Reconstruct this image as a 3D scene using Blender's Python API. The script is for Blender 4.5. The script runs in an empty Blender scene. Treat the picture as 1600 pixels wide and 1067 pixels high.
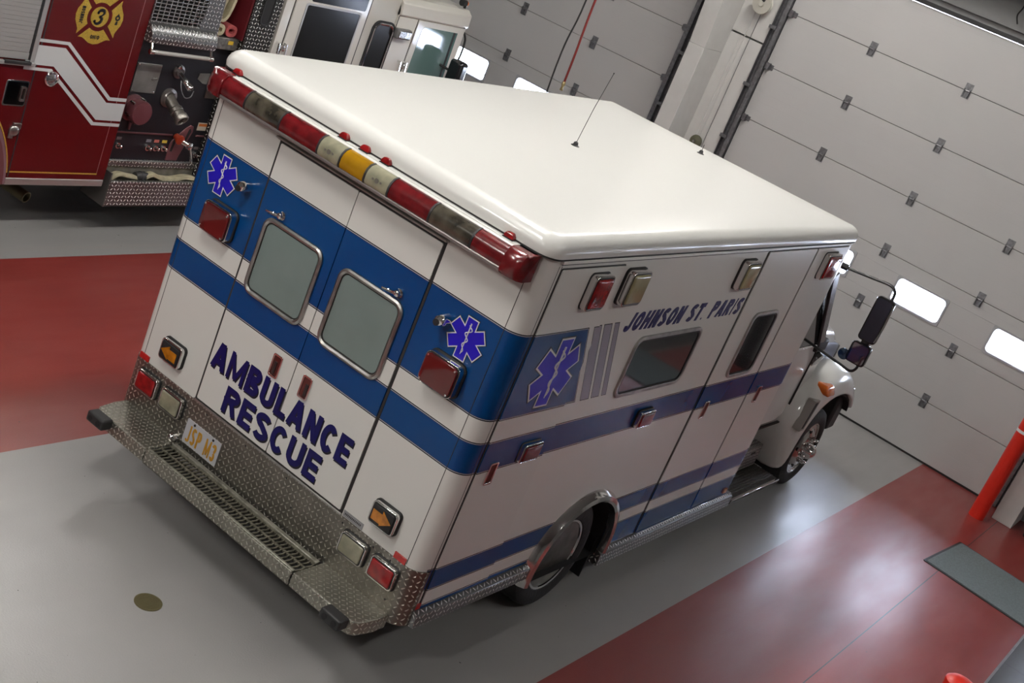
import bpy, bmesh, math, random
from math import sin, cos, pi, radians as R
from mathutils import Vector, Matrix
random.seed(5)
sc = bpy.context.scene
col = sc.collection

# ------------------------------------------------------------------ camera
cam = bpy.data.cameras.new('camera')
cam.sensor_width = 36.0
cam.lens = 2025.13 / 1600 * 36
cam.clip_end = 200
camo = bpy.data.objects.new('camera', cam); col.objects.link(camo)
YAW, PITCH, ROLL = -0.4954196, -0.3378616, 0.3980942
Fw = Vector((sin(YAW)*cos(PITCH), cos(YAW)*cos(PITCH), sin(PITCH)))
Xr = Vector((cos(YAW), -sin(YAW), 0)); Up = Xr.cross(Fw)
X2 = Xr*cos(ROLL) + Up*sin(ROLL); U2 = -Xr*sin(ROLL) + Up*cos(ROLL)
M = Matrix((X2, U2, -Fw)).transposed().to_4x4()
M.translation = Vector((4.06966, -5.32452, 4.29915))
camo.matrix_world = M
sc.camera = camo
sc.view_settings.view_transform = 'Standard'
sc.view_settings.look = 'None'
sc.view_settings.gamma = 1
sc.view_settings.use_curve_mapping = False
sc.view_settings.exposure = 0.0

# ------------------------------------------------------------------ world: overcast daylight outside the doors
w = bpy.data.worlds.new('world'); sc.world = w; w.use_nodes = True
bg = w.node_tree.nodes['Background']
bg.inputs[0].default_value = (0.76, 0.79, 1.0, 1)
bg.inputs[1].default_value = 36.0
LAMP_STRENGTH = 35.0
LAMP_COLOR = (1.0, 0.975, 0.935)

# ------------------------------------------------------------------ materials
MATS = {}
def mat(name, colr=(.5,.5,.5), rough=.5, metal=0., coat=0., spec=.5, noise=0., nscale=8., bump=0., bscale=60., emit=None):
    if name in MATS: return MATS[name]
    m = bpy.data.materials.new(name); m.use_nodes = True
    nt = m.node_tree; b = nt.nodes['Principled BSDF']
    b.inputs['Base Color'].default_value = (*colr, 1)
    b.inputs['Roughness'].default_value = rough
    b.inputs['Metallic'].default_value = metal
    b.inputs['Coat Weight'].default_value = coat
    b.inputs['Coat Roughness'].default_value = .06
    b.inputs['Specular IOR Level'].default_value = spec
    if emit:
        b.inputs['Emission Color'].default_value = (*emit[0], 1); b.inputs['Emission Strength'].default_value = emit[1]
    tc = nt.nodes.new('ShaderNodeTexCoord')
    if noise:
        n = nt.nodes.new('ShaderNodeTexNoise'); n.inputs['Scale'].default_value = nscale; n.inputs['Detail'].default_value = 6
        nt.links.new(tc.outputs['Object'], n.inputs['Vector'])
        r = nt.nodes.new('ShaderNodeMapRange'); r.inputs[1].default_value = .3; r.inputs[2].default_value = .7
        r.inputs[3].default_value = 1-noise; r.inputs[4].default_value = 1+noise
        nt.links.new(n.outputs[0], r.inputs[0])
        h = nt.nodes.new('ShaderNodeVectorMath'); h.operation = 'SCALE'; h.inputs[0].default_value = colr
        nt.links.new(r.outputs[0], h.inputs['Scale']); nt.links.new(h.outputs[0], b.inputs['Base Color'])
    if bump:
        n2 = nt.nodes.new('ShaderNodeTexNoise'); n2.inputs['Scale'].default_value = bscale; n2.inputs['Detail'].default_value = 3
        nt.links.new(tc.outputs['Object'], n2.inputs['Vector'])
        bp = nt.nodes.new('ShaderNodeBump'); bp.inputs['Strength'].default_value = bump; bp.inputs['Distance'].default_value = .01
        nt.links.new(n2.outputs[0], bp.inputs['Height']); nt.links.new(bp.outputs[0], b.inputs['Normal'])
    MATS[name] = m
    return m

class G:
    """small helper for math node graphs"""
    def __init__(s, m): s.nt = m.node_tree
    def n(s, op, a, b=None, c=None):
        x = s.nt.nodes.new('ShaderNodeMath'); x.operation = op
        for i, v in enumerate((a, b, c)):
            if v is None: continue
            if isinstance(v, (int, float)): x.inputs[i].default_value = v
            else: s.nt.links.new(v, x.inputs[i])
        return x.outputs[0]
    def between(s, v, lo, hi): return s.n('MULTIPLY', s.n('GREATER_THAN', v, lo), s.n('LESS_THAN', v, hi))
    def mx(s, *a):
        r = a[0]
        for x in a[1:]: r = s.n('MAXIMUM', r, x)
        return r
    def sep(s, out='Object'):
        tc = s.nt.nodes.new('ShaderNodeTexCoord'); sp = s.nt.nodes.new('ShaderNodeSeparateXYZ')
        s.nt.links.new(tc.outputs[out], sp.inputs[0]); return sp.outputs
    def mix(s, f, c0, c1):
        x = s.nt.nodes.new('ShaderNodeMix'); x.data_type = 'RGBA'
        s.nt.links.new(f, x.inputs[0])
        for i, v in ((6, c0), (7, c1)):
            if isinstance(v, tuple): x.inputs[i].default_value = (*v, 1)
            else: s.nt.links.new(v, x.inputs[i])
        return x.outputs[2]
    def noise(s, scale, detail=4, vec='Object', stretch=None):
        tc = s.nt.nodes.new('ShaderNodeTexCoord'); n = s.nt.nodes.new('ShaderNodeTexNoise')
        n.inputs['Scale'].default_value = scale; n.inputs['Detail'].default_value = detail
        if stretch:
            mp = s.nt.nodes.new('ShaderNodeMapping'); mp.inputs['Scale'].default_value = stretch
            s.nt.links.new(tc.outputs[vec], mp.inputs[0]); s.nt.links.new(mp.outputs[0], n.inputs['Vector'])
        else: s.nt.links.new(tc.outputs[vec], n.inputs['Vector'])
        return n.outputs[0]
    def bump(s, h, strength, dist=.01):
        bp = s.nt.nodes.new('ShaderNodeBump'); bp.inputs['Strength'].default_value = strength; bp.inputs['Distance'].default_value = dist
        s.nt.links.new(h, bp.inputs['Height']); return bp.outputs[0]

WHITE = (.70, .69, .655)
def band_paint():
    m = mat('ambulance_paint', WHITE, .20, spec=.36)
    g = G(m); b = m.node_tree.nodes['Principled BSDF']
    x, y, z = g.sep()
    u = g.n('SUBTRACT', y, g.n('MULTIPLY', g.n('SUBTRACT', 2.208, z), .47))
    side = g.n('GREATER_THAN', g.n('ABSOLUTE', x), 1.2)
    lowside = g.n('GREATER_THAN', y, .075)
    def bands(e):
        z1 = g.n('MULTIPLY', g.between(z, 1.711-e, 2.208+e), g.n('LESS_THAN', u, .675+e))
        z2 = g.between(z, 1.383-e, 1.570+e)
        z3 = g.n('MULTIPLY', lowside, g.mx(g.between(z, .628-e, .768+e), g.between(z, .340-e, .526+e)))
        return g.mx(z1, z2, z3)
    def stripes(e):
        s = g.mx(g.between(u, .737-e, .828+e), g.between(u, .862-e, .945+e), g.between(u, .982-e, 1.030+e))
        return g.n('MULTIPLY', s, g.between(z, 1.711-e, 2.208+e))
    inner, mid, outer = bands(-.009), bands(0.), bands(.006)
    sI, sO = stripes(0.), stripes(.005)
    c = g.mix(sO, WHITE, (.02, .02, .035))
    c = g.mix(sI, c, (.31, .29, .34))
    c = g.mix(outer, c, (.012, .012, .02))
    c = g.mix(mid, c, (.42, .42, .45))
    c = g.mix(bands(-.004), c, (.02, .04, .12))
    c = g.mix(inner, c, (.001, .046, .175))
    m.node_tree.links.new(c, b.inputs['Base Color'])
    return m
PAINT = band_paint()
def plain(name, c, **k): return mat(name, c, **k)
WHITE_M = mat('white_fibreglass', (.74, .735, .70), .28, coat=.3)
CHROME = mat('chrome', (.78, .77, .76), .10, 1.0)
STEEL = mat('brushed_steel', (.42, .41, .39), .34, 1.0, noise=.2, nscale=14)
BLACK = mat('black_rubber', (.012, .012, .013), .55)
GASKET = mat('dark_gasket', (.018, .016, .016), .6)
DARK = mat('dark_chassis', (.012, .012, .013), .8)
TIRE = mat('tyre_rubber', (.014, .014, .015), .7, bump=.3, bscale=30)
REDL = mat('red_lens', (.115, .005, .007), .2, coat=.35, noise=.35, nscale=14)
REDB = mat('bright_red_lens', (.26, .008, .009), .15, coat=.4, noise=.4, nscale=18)
AMBL = mat('amber_lens', (.42, .15, .008), .15, coat=.5, noise=.5, nscale=16)
AMBY = mat('yellow_amber_lens', (.34, .17, .003), .2, coat=.4, noise=.2, nscale=9)
SMOKE = mat('smoky_clear_lens', (.055, .048, .035), .15, coat=.5, noise=.6, nscale=12)
CREAM = mat('cream_lens', (.27, .26, .18), .2, coat=.4, noise=.25, nscale=14)
REFL_R = mat('red_reflector', (.45, .015, .012), .25, coat=.5)
NAVY = mat('navy_vinyl', (.005, .004, .085), .4, spec=.3)
STARB = mat('violet_blue_vinyl', (.012, .004, .45), .35)
BLKV = mat('black_vinyl', (.008, .008, .012), .45)
WHTV = mat('white_vinyl', (.72, .72, .72), .4)
GOLDT = mat('plate_gold', (.50, .25, .02), .45)
GLASS_F = mat('frosted_rear_glass', (.18, .235, .225), .30, coat=.25, noise=.06, nscale=4)
GLASS_D = mat('dark_tinted_glass', (.020, .024, .026), .05, coat=.6)
GLASS_K = mat('black_glass', (.008, .008, .009), .16, spec=.3)
GLASS_G = mat('green_tinted_glass', (.10, .17, .16), .06, coat=.5)
REDP = mat('fire_engine_red', (.085, .003, .004), .22, coat=.4)
REDBOL = mat('bollard_red', (.62, .022, .010), .38, noise=.05)
FTW = mat('engine_cab_white', (.58, .56, .51), .3, coat=.4)
PUMPK = mat('black_pump_panel', (.010, .010, .013), .35)
ALU = mat('aluminium_slats', (.46, .46, .45), .45, .6)
PINK = mat('rose_anodised_trim', (.22, .10, .11), .3, .6)
HOSE_T = mat('tan_hose_canvas', (.42, .38, .25), .85, noise=.2, nscale=20, bump=.4, bscale=150)
HOSE_R = mat('red_hose_canvas', (.36, .07, .07), .85, noise=.2, nscale=20, bump=.4, bscale=150)
GREYMAT = mat('grey_carpet', (.16, .19, .20), .95, noise=.15, nscale=60, bump=.5, bscale=300)
WALLM = mat('painted_wall', (.50, .49, .475), .7, noise=.05, nscale=2)
WHITECOL = mat('white_painted_steel', (.58, .57, .55), .5, noise=.03)
GALV = mat('galvanised_steel', (.20, .20, .21), .45, .8, noise=.25, nscale=30)
HINGE = mat('hinge_galvanised', (.22, .22, .23), .4, .7, noise=.3, nscale=30)
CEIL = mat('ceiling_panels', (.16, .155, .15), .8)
DIM = mat('dark_blockwork', (.16, .15, .145), .8)  # even dark wall tone, keeps bounced light in the room low

def diamond_plate(name, base, rough, cell=.034, metal=.9, ridge=(.85, .84, .80), dirt=.35):
    """raised bars alternating at 45 degrees, in the mesh's own uv (metres)"""
    m = mat(name, base, rough, metal)
    g = G(m); b = m.node_tree.nodes['Principled BSDF']
    u, v, _ = g.sep('UV')
    u = g.n('DIVIDE', u, cell); v = g.n('DIVIDE', v, cell)
    fu = g.n('SUBTRACT', g.n('FRACT', u), .5); fv = g.n('SUBTRACT', g.n('FRACT', v), .5)
    par = g.n('MODULO', g.n('ADD', g.n('ADD', g.n('FLOOR', u), g.n('FLOOR', v)), 1000.), 2.)
    sg = g.n('SUBTRACT', g.n('MULTIPLY', g.n('GREATER_THAN', par, .5), 2.), 1.)
    a = g.n('MULTIPLY', g.n('ADD', fu, g.n('MULTIPLY', fv, sg)), .7071)
    c = g.n('MULTIPLY', g.n('SUBTRACT', fu, g.n('MULTIPLY', fv, sg)), .7071)
    d = g.n('ADD', g.n('POWER', g.n('ABSOLUTE', g.n('DIVIDE', a, .40)), 2.), g.n('POWER', g.n('ABSOLUTE', g.n('DIVIDE', c, .13)), 2.))
    h = g.n('MAXIMUM', g.n('SUBTRACT', 1., d), 0.)
    msk = g.n('GREATER_THAN', h, .1)
    dn = g.noise(5, 6)
    c0 = g.mix(g.n('MULTIPLY', g.n('GREATER_THAN', dn, .2), g.n('MULTIPLY', dn, dirt*1.6)), base, tuple(x*.35 for x in base))
    m.node_tree.links.new(g.mix(msk, c0, ridge), b.inputs['Base Color'])  # lighter ridge colour paints in the glint along the bars
    m.node_tree.links.new(g.bump(h, 1.0, .006), b.inputs['Normal'])
    return m
DP = diamond_plate('diamond_plate', (.33, .31, .27), .40, cell=.031, ridge=(.62, .60, .53), dirt=.6)
DPS = diamond_plate('small_diamond_plate', (.40, .385, .33), .40, cell=.030, ridge=(.75, .73, .65), dirt=.5)
DPF = diamond_plate('bright_diamond_plate', (.26, .26, .26), .3, cell=.035, ridge=(.95, .95, .93))

def grip_mat():
    m = mat('grip_tread', (.12, .115, .09), .5, .7)
    g = G(m); b = m.node_tree.nodes['Principled BSDF']
    x, y, z = g.sep()
    a = g.n('SINE', g.n('MULTIPLY', x, 2*pi/.030)); c = g.n('SINE', g.n('MULTIPLY', y, 2*pi/.030))
    h = g.n('MULTIPLY', a, c); h = g.n('GREATER_THAN', g.n('ABSOLUTE', h), .45)
    nz = g.noise(60, 3); h2 = g.n('MULTIPLY', h, nz)
    m.node_tree.links.new(g.mix(g.n('MULTIPLY', h, g.n('GREATER_THAN', nz, .42)), (.025, .022, .016), (.34, .32, .25)), b.inputs['Base Color'])
    m.node_tree.links.new(g.bump(h2, 1., .006), b.inputs['Normal'])
    return m
GRIP = grip_mat()

def floor_mat_():
    m = mat('epoxy_floor', (.2, .2, .2), .3)
    g = G(m); b = m.node_tree.nodes['Principled BSDF']
    x, y, z = g.sep()
    red = g.mx(g.between(x, -3.86, -1.42), g.between(x, 1.69, 3.60))
    n1 = g.noise(1.3, 5); n2 = g.noise(90, 2)
    gcol = g.mix(n1, (.315, .308, .298), (.375, .367, .355))
    rcol = g.mix(n1, (.21, .027, .022), (.28, .042, .034))
    c = g.mix(red, gcol, rcol)
    dark = g.n('GREATER_THAN', x, 3.60)
    c = g.mix(dark, c, (.045, .042, .04))
    seam = g.n('MULTIPLY', g.between(x, 2.70, 2.708), red)
    seam2 = g.n('MULTIPLY', dark, g.between(g.n('MODULO', g.n('ADD', y, 99.6), 1.0), 0., .02))
    c = g.mix(g.mx(seam, seam2), c, (.02, .02, .02))
    sp = g.n('GREATER_THAN', g.noise(38, 1), .80)
    c = g.mix(sp, c, (.03, .03, .03))
    L = m.node_tree.links
    L.new(c, b.inputs['Base Color'])
    r = m.node_tree.nodes.new('ShaderNodeMapRange'); r.inputs[3].default_value = .28; r.inputs[4].default_value = .46
    r.inputs[1].default_value = .3; r.inputs[2].default_value = .7
    L.new(g.noise(2.2, 6, stretch=(2.5, .5, 1)), r.inputs[0]); L.new(r.outputs[0], b.inputs['Roughness'])
    L.new(g.bump(n2, .22, .004), b.inputs['Normal'])
    b.inputs['Specular IOR Level'].default_value = .6
    b.inputs['Coat Weight'].default_value = .5; b.inputs['Coat Roughness'].default_value = .27
    return m
FLOOR = floor_mat_()

def door_mat_():
    m = mat('overhead_door_steel', (.50, .49, .48), .5)
    g = G(m); b = m.node_tree.nodes['Principled BSDF']
    x, y, z = g.sep()
    wv = g.n('SINE', g.n('MULTIPLY', z, 2*pi/.106))
    h = g.n('ADD', g.n('MULTIPLY', g.n('GREATER_THAN', wv, .985), -1.), g.n('MULTIPLY', g.noise(250, 2), .15))
    m.node_tree.links.new(g.bump(h, .35, .002), b.inputs['Normal'])
    n = g.noise(1.5, 5)
    m.node_tree.links.new(g.mix(n, (.47, .46, .455), (.52, .51, .50)), b.inputs['Base Color'])
    return m
DOORM = door_mat_()

def pane_mat():
    m = bpy.data.materials.new('clear_door_glass'); m.use_nodes = True
    nt = m.node_tree; nt.nodes.clear()
    o = nt.nodes.new('ShaderNodeOutputMaterial'); t = nt.nodes.new('ShaderNodeBsdfTransparent'); gl = nt.nodes.new('ShaderNodeBsdfGlossy')
    gl.inputs['Roughness'].default_value = .03
    fr = nt.nodes.new('ShaderNodeFresnel'); fr.inputs[0].default_value = 1.5
    mx = nt.nodes.new('ShaderNodeMixShader')
    t.inputs[0].default_value = (.92, .96, .96, 1)
    nt.links.new(fr.outputs[0], mx.inputs[0]); nt.links.new(t.outputs[0], mx.inputs[1]); nt.links.new(gl.outputs[0], mx.inputs[2])
    nt.links.new(mx.outputs[0], o.inputs[0])
    return m
PANE = pane_mat()
def tint_mat(name, c):
    m = pane_mat(); m.name = name
    for n in m.node_tree.nodes:
        if n.type == 'BSDF_TRANSPARENT': n.inputs[0].default_value = (*c, 1)
    return m
CABGLASS = tint_mat('green_cab_glass', (.42, .60, .57))

# ------------------------------------------------------------------ geometry helpers
WORLD = lambda u, v, n: (u, v, n)
REAR = lambda u, v, n: (u, -n, v)            # ambulance rear face, looking along +y
SIDE = lambda u, v, n: (1.22+n, u, v)        # ambulance kerb side
LEFT = lambda u, v, n: (-1.22-n, -u, v)
TRK = lambda u, v, n: (-4.17+n, u, v)        # fire engine side
DOORY = 9.07
DOOR = lambda u, v, n: (u, DOORY-n, v)

def face(bm, pts):
    try: bm.faces.new(pts)
    except ValueError: pass
def plate(bm, fr, pts, n0, n1):
    a = [bm.verts.new(fr(u, v, n0)) for u, v in pts]; b = [bm.verts.new(fr(u, v, n1)) for u, v in pts]
    k = len(pts)
    face(bm, b); face(bm, a[::-1])
    for i in range(k): face(bm, [a[i], a[(i+1) % k], b[(i+1) % k], b[i]])
def bx(bm, fr, u0, u1, v0, v1, n0, n1): plate(bm, fr, [(u0, v0), (u1, v0), (u1, v1), (u0, v1)], n0, n1)
def rr(u0, u1, v0, v1, r, seg=5):
    r = min(r, abs(u1-u0)/2-1e-4, abs(v1-v0)/2-1e-4); out = []
    for cu, cv, a0 in ((u1-r, v0+r, -90), (u1-r, v1-r, 0), (u0+r, v1-r, 90), (u0+r, v0+r, 180)):
        for i in range(seg+1):
            a = R(a0 + 90*i/seg); out.append((cu+r*cos(a), cv+r*sin(a)))
    return out
def loft(bm, rings, cap0=True, cap1=True, closed=False):
    vs = [[bm.verts.new(p) for p in r] for r in rings]; k = len(rings[0])
    seq = list(zip(vs, vs[1:])) + ([(vs[-1], vs[0])] if closed else [])
    for a, b in seq:
        for i in range(k): face(bm, [a[i], a[(i+1) % k], b[(i+1) % k], b[i]])
    if cap0 and not closed: face(bm, vs[0][::-1])
    if cap1 and not closed: face(bm, vs[-1])
def ring(bm, fr, outer, inner, n0, n1, nm=None):
    """frame with an optional raised middle"""
    k = len(outer)
    mid = [((a[0]+b[0])/2, (a[1]+b[1])/2) for a, b in zip(outer, inner)]
    rs = [[fr(u, v, n0) for u, v in outer], [fr(u, v, n1) for u, v in outer]]
    if nm is not None: rs.append([fr(u, v, nm) for u, v in mid])
    rs += [[fr(u, v, n1) for u, v in inner], [fr(u, v, n0) for u, v in inner]]
    loft(bm, rs, closed=True)
def pillow(bm, fr, pts, n0, n1, ins):
    cu = sum(p[0] for p in pts)/len(pts); cv = sum(p[1] for p in pts)/len(pts)
    hu = max(abs(p[0]-cu) for p in pts); hv = max(abs(p[1]-cv) for p in pts)
    sh = lambda d: [(cu+(u-cu)*(hu-d)/hu, cv+(v-cv)*(hv-d)/hv) for u, v in pts]
    rs = [[fr(u, v, n0) for u, v in pts], [fr(u, v, n1-ins) for u, v in pts]]
    for a in (30, 60, 90):
        rs.append([fr(u, v, n1-ins+ins*sin(R(a))) for u, v in sh(ins*(1-cos(R(a))))])
    loft(bm, rs)
def circ(cu, cv, r, k=24, a0=0): return [(cu+r*cos(2*pi*i/k+a0), cv+r*sin(2*pi*i/k+a0)) for i in range(k)]
def tube(bm, pts, r, k=8, closed=False):
    pts = [Vector(p) for p in pts]; rings = []; n = len(pts); prev = None
    rad = r if isinstance(r, (list, tuple)) else [r]*n
    for i, p in enumerate(pts):
        if closed: t = pts[(i+1) % n]-pts[i-1]
        else: t = pts[min(i+1, n-1)]-pts[max(i-1, 0)]
        t.normalize()
        if prev is None: a = t.orthogonal().normalized()
        else: a = (prev - t*prev.dot(t)).normalized()
        prev = a; b = t.cross(a)
        rings.append([p + (a*cos(2*pi*j/k) + b*sin(2*pi*j/k))*rad[i] for j in range(k)])
    loft(bm, rings, closed=closed)
def ribbon(bm, pts, wdir, w, th):
    """flat band following pts, wide along wdir"""
    pts = [Vector(p) for p in pts]; wd = Vector(wdir).normalized(); rings = []
    for i, p in enumerate(pts):
        t = (pts[min(i+1, len(pts)-1)]-pts[max(i-1, 0)]).normalized(); nn = t.cross(wd).normalized()
        rings.append([p+wd*w/2+nn*th/2, p-wd*w/2+nn*th/2, p-wd*w/2-nn*th/2, p+wd*w/2-nn*th/2])
    loft(bm, rings)
def lathe(bm, c, axis, prof, k=32):
    """prof: (distance along axis, radius)"""
    c = Vector(c); ax = Vector(axis).normalized(); a = ax.orthogonal().normalized(); b = ax.cross(a)
    rings = [[c + ax*t + (a*cos(2*pi*j/k)+b*sin(2*pi*j/k))*max(r, 1e-4) for j in range(k)] for t, r in prof]
    loft(bm, rings)
def smoothpath(pts, n=6):
    pts = [Vector(p) for p in pts]; out = []
    for i in range(len(pts)-1):
        p0 = pts[max(i-1, 0)]; p1 = pts[i]; p2 = pts[i+1]; p3 = pts[min(i+2, len(pts)-1)]
        for j in range(n):
            t = j/n
            out.append(.5*((2*p1)+(p2-p0)*t+(2*p0-5*p1+4*p2-p3)*t*t+(3*p1-p0-3*p2+p3)*t**3))
    out.append(pts[-1]); return out
def arc(cx, cy, rx, ry, a0, a1, n=10): return [(cx+rx*cos(R(a0+(a1-a0)*i/n)), cy+ry*sin(R(a0+(a1-a0)*i/n))) for i in range(n+1)]
def letter(c, w, h, t):
    """centre lines of a bold grotesque capital in a w x h cell, stroke t"""
    a = t/2; L, Rr, B, Tp = a, w-a, a, h-a; m = h/2
    V = lambda x: [(x, 0), (x, h)]
    H = lambda y, x0=0, x1=w: [(x0, y), (x1, y)]
    if c == 'A': return [[(a*.9, 0), (w/2-a*.15, h)], [(w-a*.9, 0), (w/2+a*.15, h)], H(h*.30, w*.22, w*.78)]
    if c == 'M': return [V(L), V(Rr), [(a*1.0, h), (w/2, h*.10)], [(w-a*1.0, h), (w/2, h*.10)]]
    if c == 'N': return [V(L), V(Rr), [(a*1.1, h), (w-a*1.1, 0)]]
    if c == 'B': return [V(L), [(0, Tp)]+arc(w*.62, h*.75, w*.38-a*1.3, h*.25-a, 90, -90)+[(0, h*.5)], [(0, h*.5)]+arc(w*.64, h*.25, w*.36-a, h*.25-a*.5-a*.5, 90, -90)+[(0, B)]]
    if c == 'U': return [[(L, h)]+arc(w/2, w*.5*.9, w/2-a, w*.5*.9-a, 180, 360)+[(Rr, h)]]
    if c == 'L': return [V(L), H(B)]
    if c == 'E': return [V(L), H(B), H(m, 0, w*.92), H(Tp)]
    if c == 'F': return [V(L), H(m, 0, w*.9), H(Tp)]
    if c == 'H': return [V(L), V(Rr), H(m)]
    if c == 'I': return [V(w/2)]
    if c == 'T': return [V(w/2), H(Tp)]
    if c == 'C': return [arc(w/2, m, w/2-a, h/2-a, 42, 318, 20)]
    if c == 'O': return [arc(w/2, m, w/2-a, h/2-a, 0, 180, 14), arc(w/2, m, w/2-a, h/2-a, 180, 360, 14)]
    if c == 'R': return [V(L), [(0, Tp)]+arc(w*.6, h*.73, w*.4-a, h*.27-a, 90, -90)+[(0, h*.46)], [(w*.55, h*.46), (w-a*.95, 0)]]
    if c == 'P': return [V(L), [(0, Tp)]+arc(w*.58, h*.72, w*.42-a, h*.28-a, 90, -90)+[(0, h*.44)]]
    if c == 'S': return [arc(w/2, h*.73, w/2-a, h*.27-a, 25, 250, 12)+arc(w/2, h*.27, w/2-a, h*.27-a, 70, -155, 12)[1:]]
    if c == '3': return [arc(w/2, h*.73, w/2-a, h*.27-a, 165, -80, 12), arc(w/2, h*.27, w/2-a, h*.27-a, 80, -165, 12)]
    if c == 'J': return [[(Rr, h)]+arc(w/2, w*.45, w/2-a, w*.45-a, 0, -180)+[(L, w*.55)]]
    if c == '.': return [[(w/2, 0), (w/2, t)]]
    return []
WIDTH = {'I': .36, '.': .36, ' ': .45, 'M': 1.30, 'L': .82, 'E': .88, 'J': .85, 'O': 1.05, 'A': 1.08}
def strokes(bm, s_, fr, u0, u1, v0, v1, n0, n1, shear=0., tk=.215, gap=.17):
    si = 0; ws = [WIDTH.get(c, 1.) for c in s_]; tot = sum(ws)+gap*(len(s_)-1); k = (u1-u0)/tot; h = v1-v0; t = tk*h; x = u0
    for c, wd in zip(s_, ws):
        w_ = wd*k
        tm = min(t, w_*.42)*(.70 if c == 'M' else 1.)
        for path in letter(c, w_, h, tm):
            tt = tm/2; n = len(path); lo, ro = [], []
            for i, p in enumerate(path):
                d0 = Vector(path[i])-Vector(path[i-1]) if i else None; d1 = Vector(path[i+1])-Vector(path[i]) if i < n-1 else None
                d = (d0.normalized()+d1.normalized()) if d0 and d1 else (d0 or d1); d = d.normalized(); nn = Vector((-d.y, d.x))
                f = 1.
                if d0 and d1: f = 1/max(.6, nn.dot(Vector((-d0.normalized().y, d0.normalized().x))))
                lo.append(Vector(p)+nn*tt*f); ro.append(Vector(p)-nn*tt*f)
            for i in range(n-1):
                q4 = [lo[i], ro[i], ro[i+1], lo[i+1]]
                q4 = [(x+a_.x+shear*a_.y, v0+min(max(a_.y, 0), h)) for a_ in q4]
                plate(bm, fr, q4, n0, n1+.00016*(si % 9)); si += 1
        x += w_+gap*k
def wloc(o):
    v = Vector((0, 0, 0))
    while o is not None: v += o.location; o = o.parent
    return v
def obj(name, bm, m, parent=None, bevel=0., seg=2, uv=False, smooth=35):
    """one mesh object; geometry is given in world metres and stored relative to its parent"""
    bmesh.ops.recalc_face_normals(bm, faces=bm.faces[:])
    if parent is not None:
        off = wloc(parent)
        if off.length > 0: bmesh.ops.translate(bm, verts=bm.verts[:], vec=-off)
    if uv:
        l = bm.loops.layers.uv.new('UVMap')
        for f in bm.faces:
            n = f.normal; ax = max(range(3), key=lambda i: abs(n[i]))
            for lp in f.loops:
                c = lp.vert.co; lp[l].uv = ((c.y, c.z), (c.x, c.z), (c.x, c.y))[ax]
    me = bpy.data.meshes.new(name); bm.to_mesh(me); bm.free()
    me.materials.append(m)
    o = bpy.data.objects.new(name, me); col.objects.link(o)
    if parent is not None: o.parent = parent
    if bevel:
        b = o.modifiers.new('bevel', 'BEVEL'); b.width = bevel; b.segments = seg; b.limit_method = 'ANGLE'; b.angle_limit = R(40)
    if smooth:
        for p in me.polygons: p.use_smooth = True
        me.set_sharp_from_angle(angle=R(smooth))
    return o
def N(): return bmesh.new()
def thing(name, label, cat, loc=(0, 0, 0), group=None):
    o = bpy.data.objects.new(name, None); col.objects.link(o); o.location = loc; o.empty_display_size = .1
    o['label'] = label; o['category'] = cat
    if group: o['group'] = group
    return o
def tag(o, label, cat, group=None):
    o['label'] = label; o['category'] = cat
    if group: o['group'] = group
    return o
def struct(o): o['kind'] = 'structure'; return o
def q(name, m, parent, fn, *a, **k):
    """one-call part"""
    kw = {x: k.pop(x) for x in ('bevel', 'seg', 'uv', 'smooth') if x in k}
    bm = N(); fn(bm, *a, **k); return obj(name, bm, m, parent, **kw)
def copy_child(o, parent, d):
    c = o.copy(); col.objects.link(c); c.parent = parent; c.location = o.location+Vector(d)
    for ch in o.children:
        k = ch.copy(); col.objects.link(k); k.parent = c
    return c

# ================================================================== ROOM SHELL
bm = N(); bx(bm, WORLD, -9.6, 9.0, -11.2, 9.6, -.2, 0.); struct(obj('floor', bm, FLOOR, smooth=0))
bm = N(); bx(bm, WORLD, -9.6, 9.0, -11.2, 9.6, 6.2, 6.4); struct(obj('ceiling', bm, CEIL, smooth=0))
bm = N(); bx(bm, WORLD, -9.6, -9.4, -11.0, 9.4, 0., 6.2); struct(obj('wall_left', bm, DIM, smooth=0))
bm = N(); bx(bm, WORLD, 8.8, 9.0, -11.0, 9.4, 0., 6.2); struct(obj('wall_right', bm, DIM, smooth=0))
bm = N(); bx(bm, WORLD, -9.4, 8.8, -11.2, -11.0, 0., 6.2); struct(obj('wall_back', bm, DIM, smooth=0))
S = .636
DX = {'door_1': (-7.77, -3.13), 'door_2': (-2.03, 2.53), 'door_3': (3.55, 8.19)}
bm = N()
for a, b in ((-9.6, -7.75), (-3.15, -2.05), (2.55, 3.57), (8.17, 9.0)): bx(bm, WORLD, a, b, 9.13, 9.4, 0., 4.52)
bx(bm, WORLD, -9.6, 9.0, 9.13, 9.4, 4.52, 6.2)
struct(obj('wall_front', bm, WALLM, smooth=0))
q('trim_1', mat('header_grey', (.20, .20, .20), .6), None, bx, WORLD, -9.4, 8.8, 8.98, 9.12, 4.56, 4.86)['kind'] = 'structure'
q('trim_2', STEEL, None, bx, WORLD, 3.592, 3.612, -11.0, 9.0, 0., .006)['kind'] = 'structure'

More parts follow.
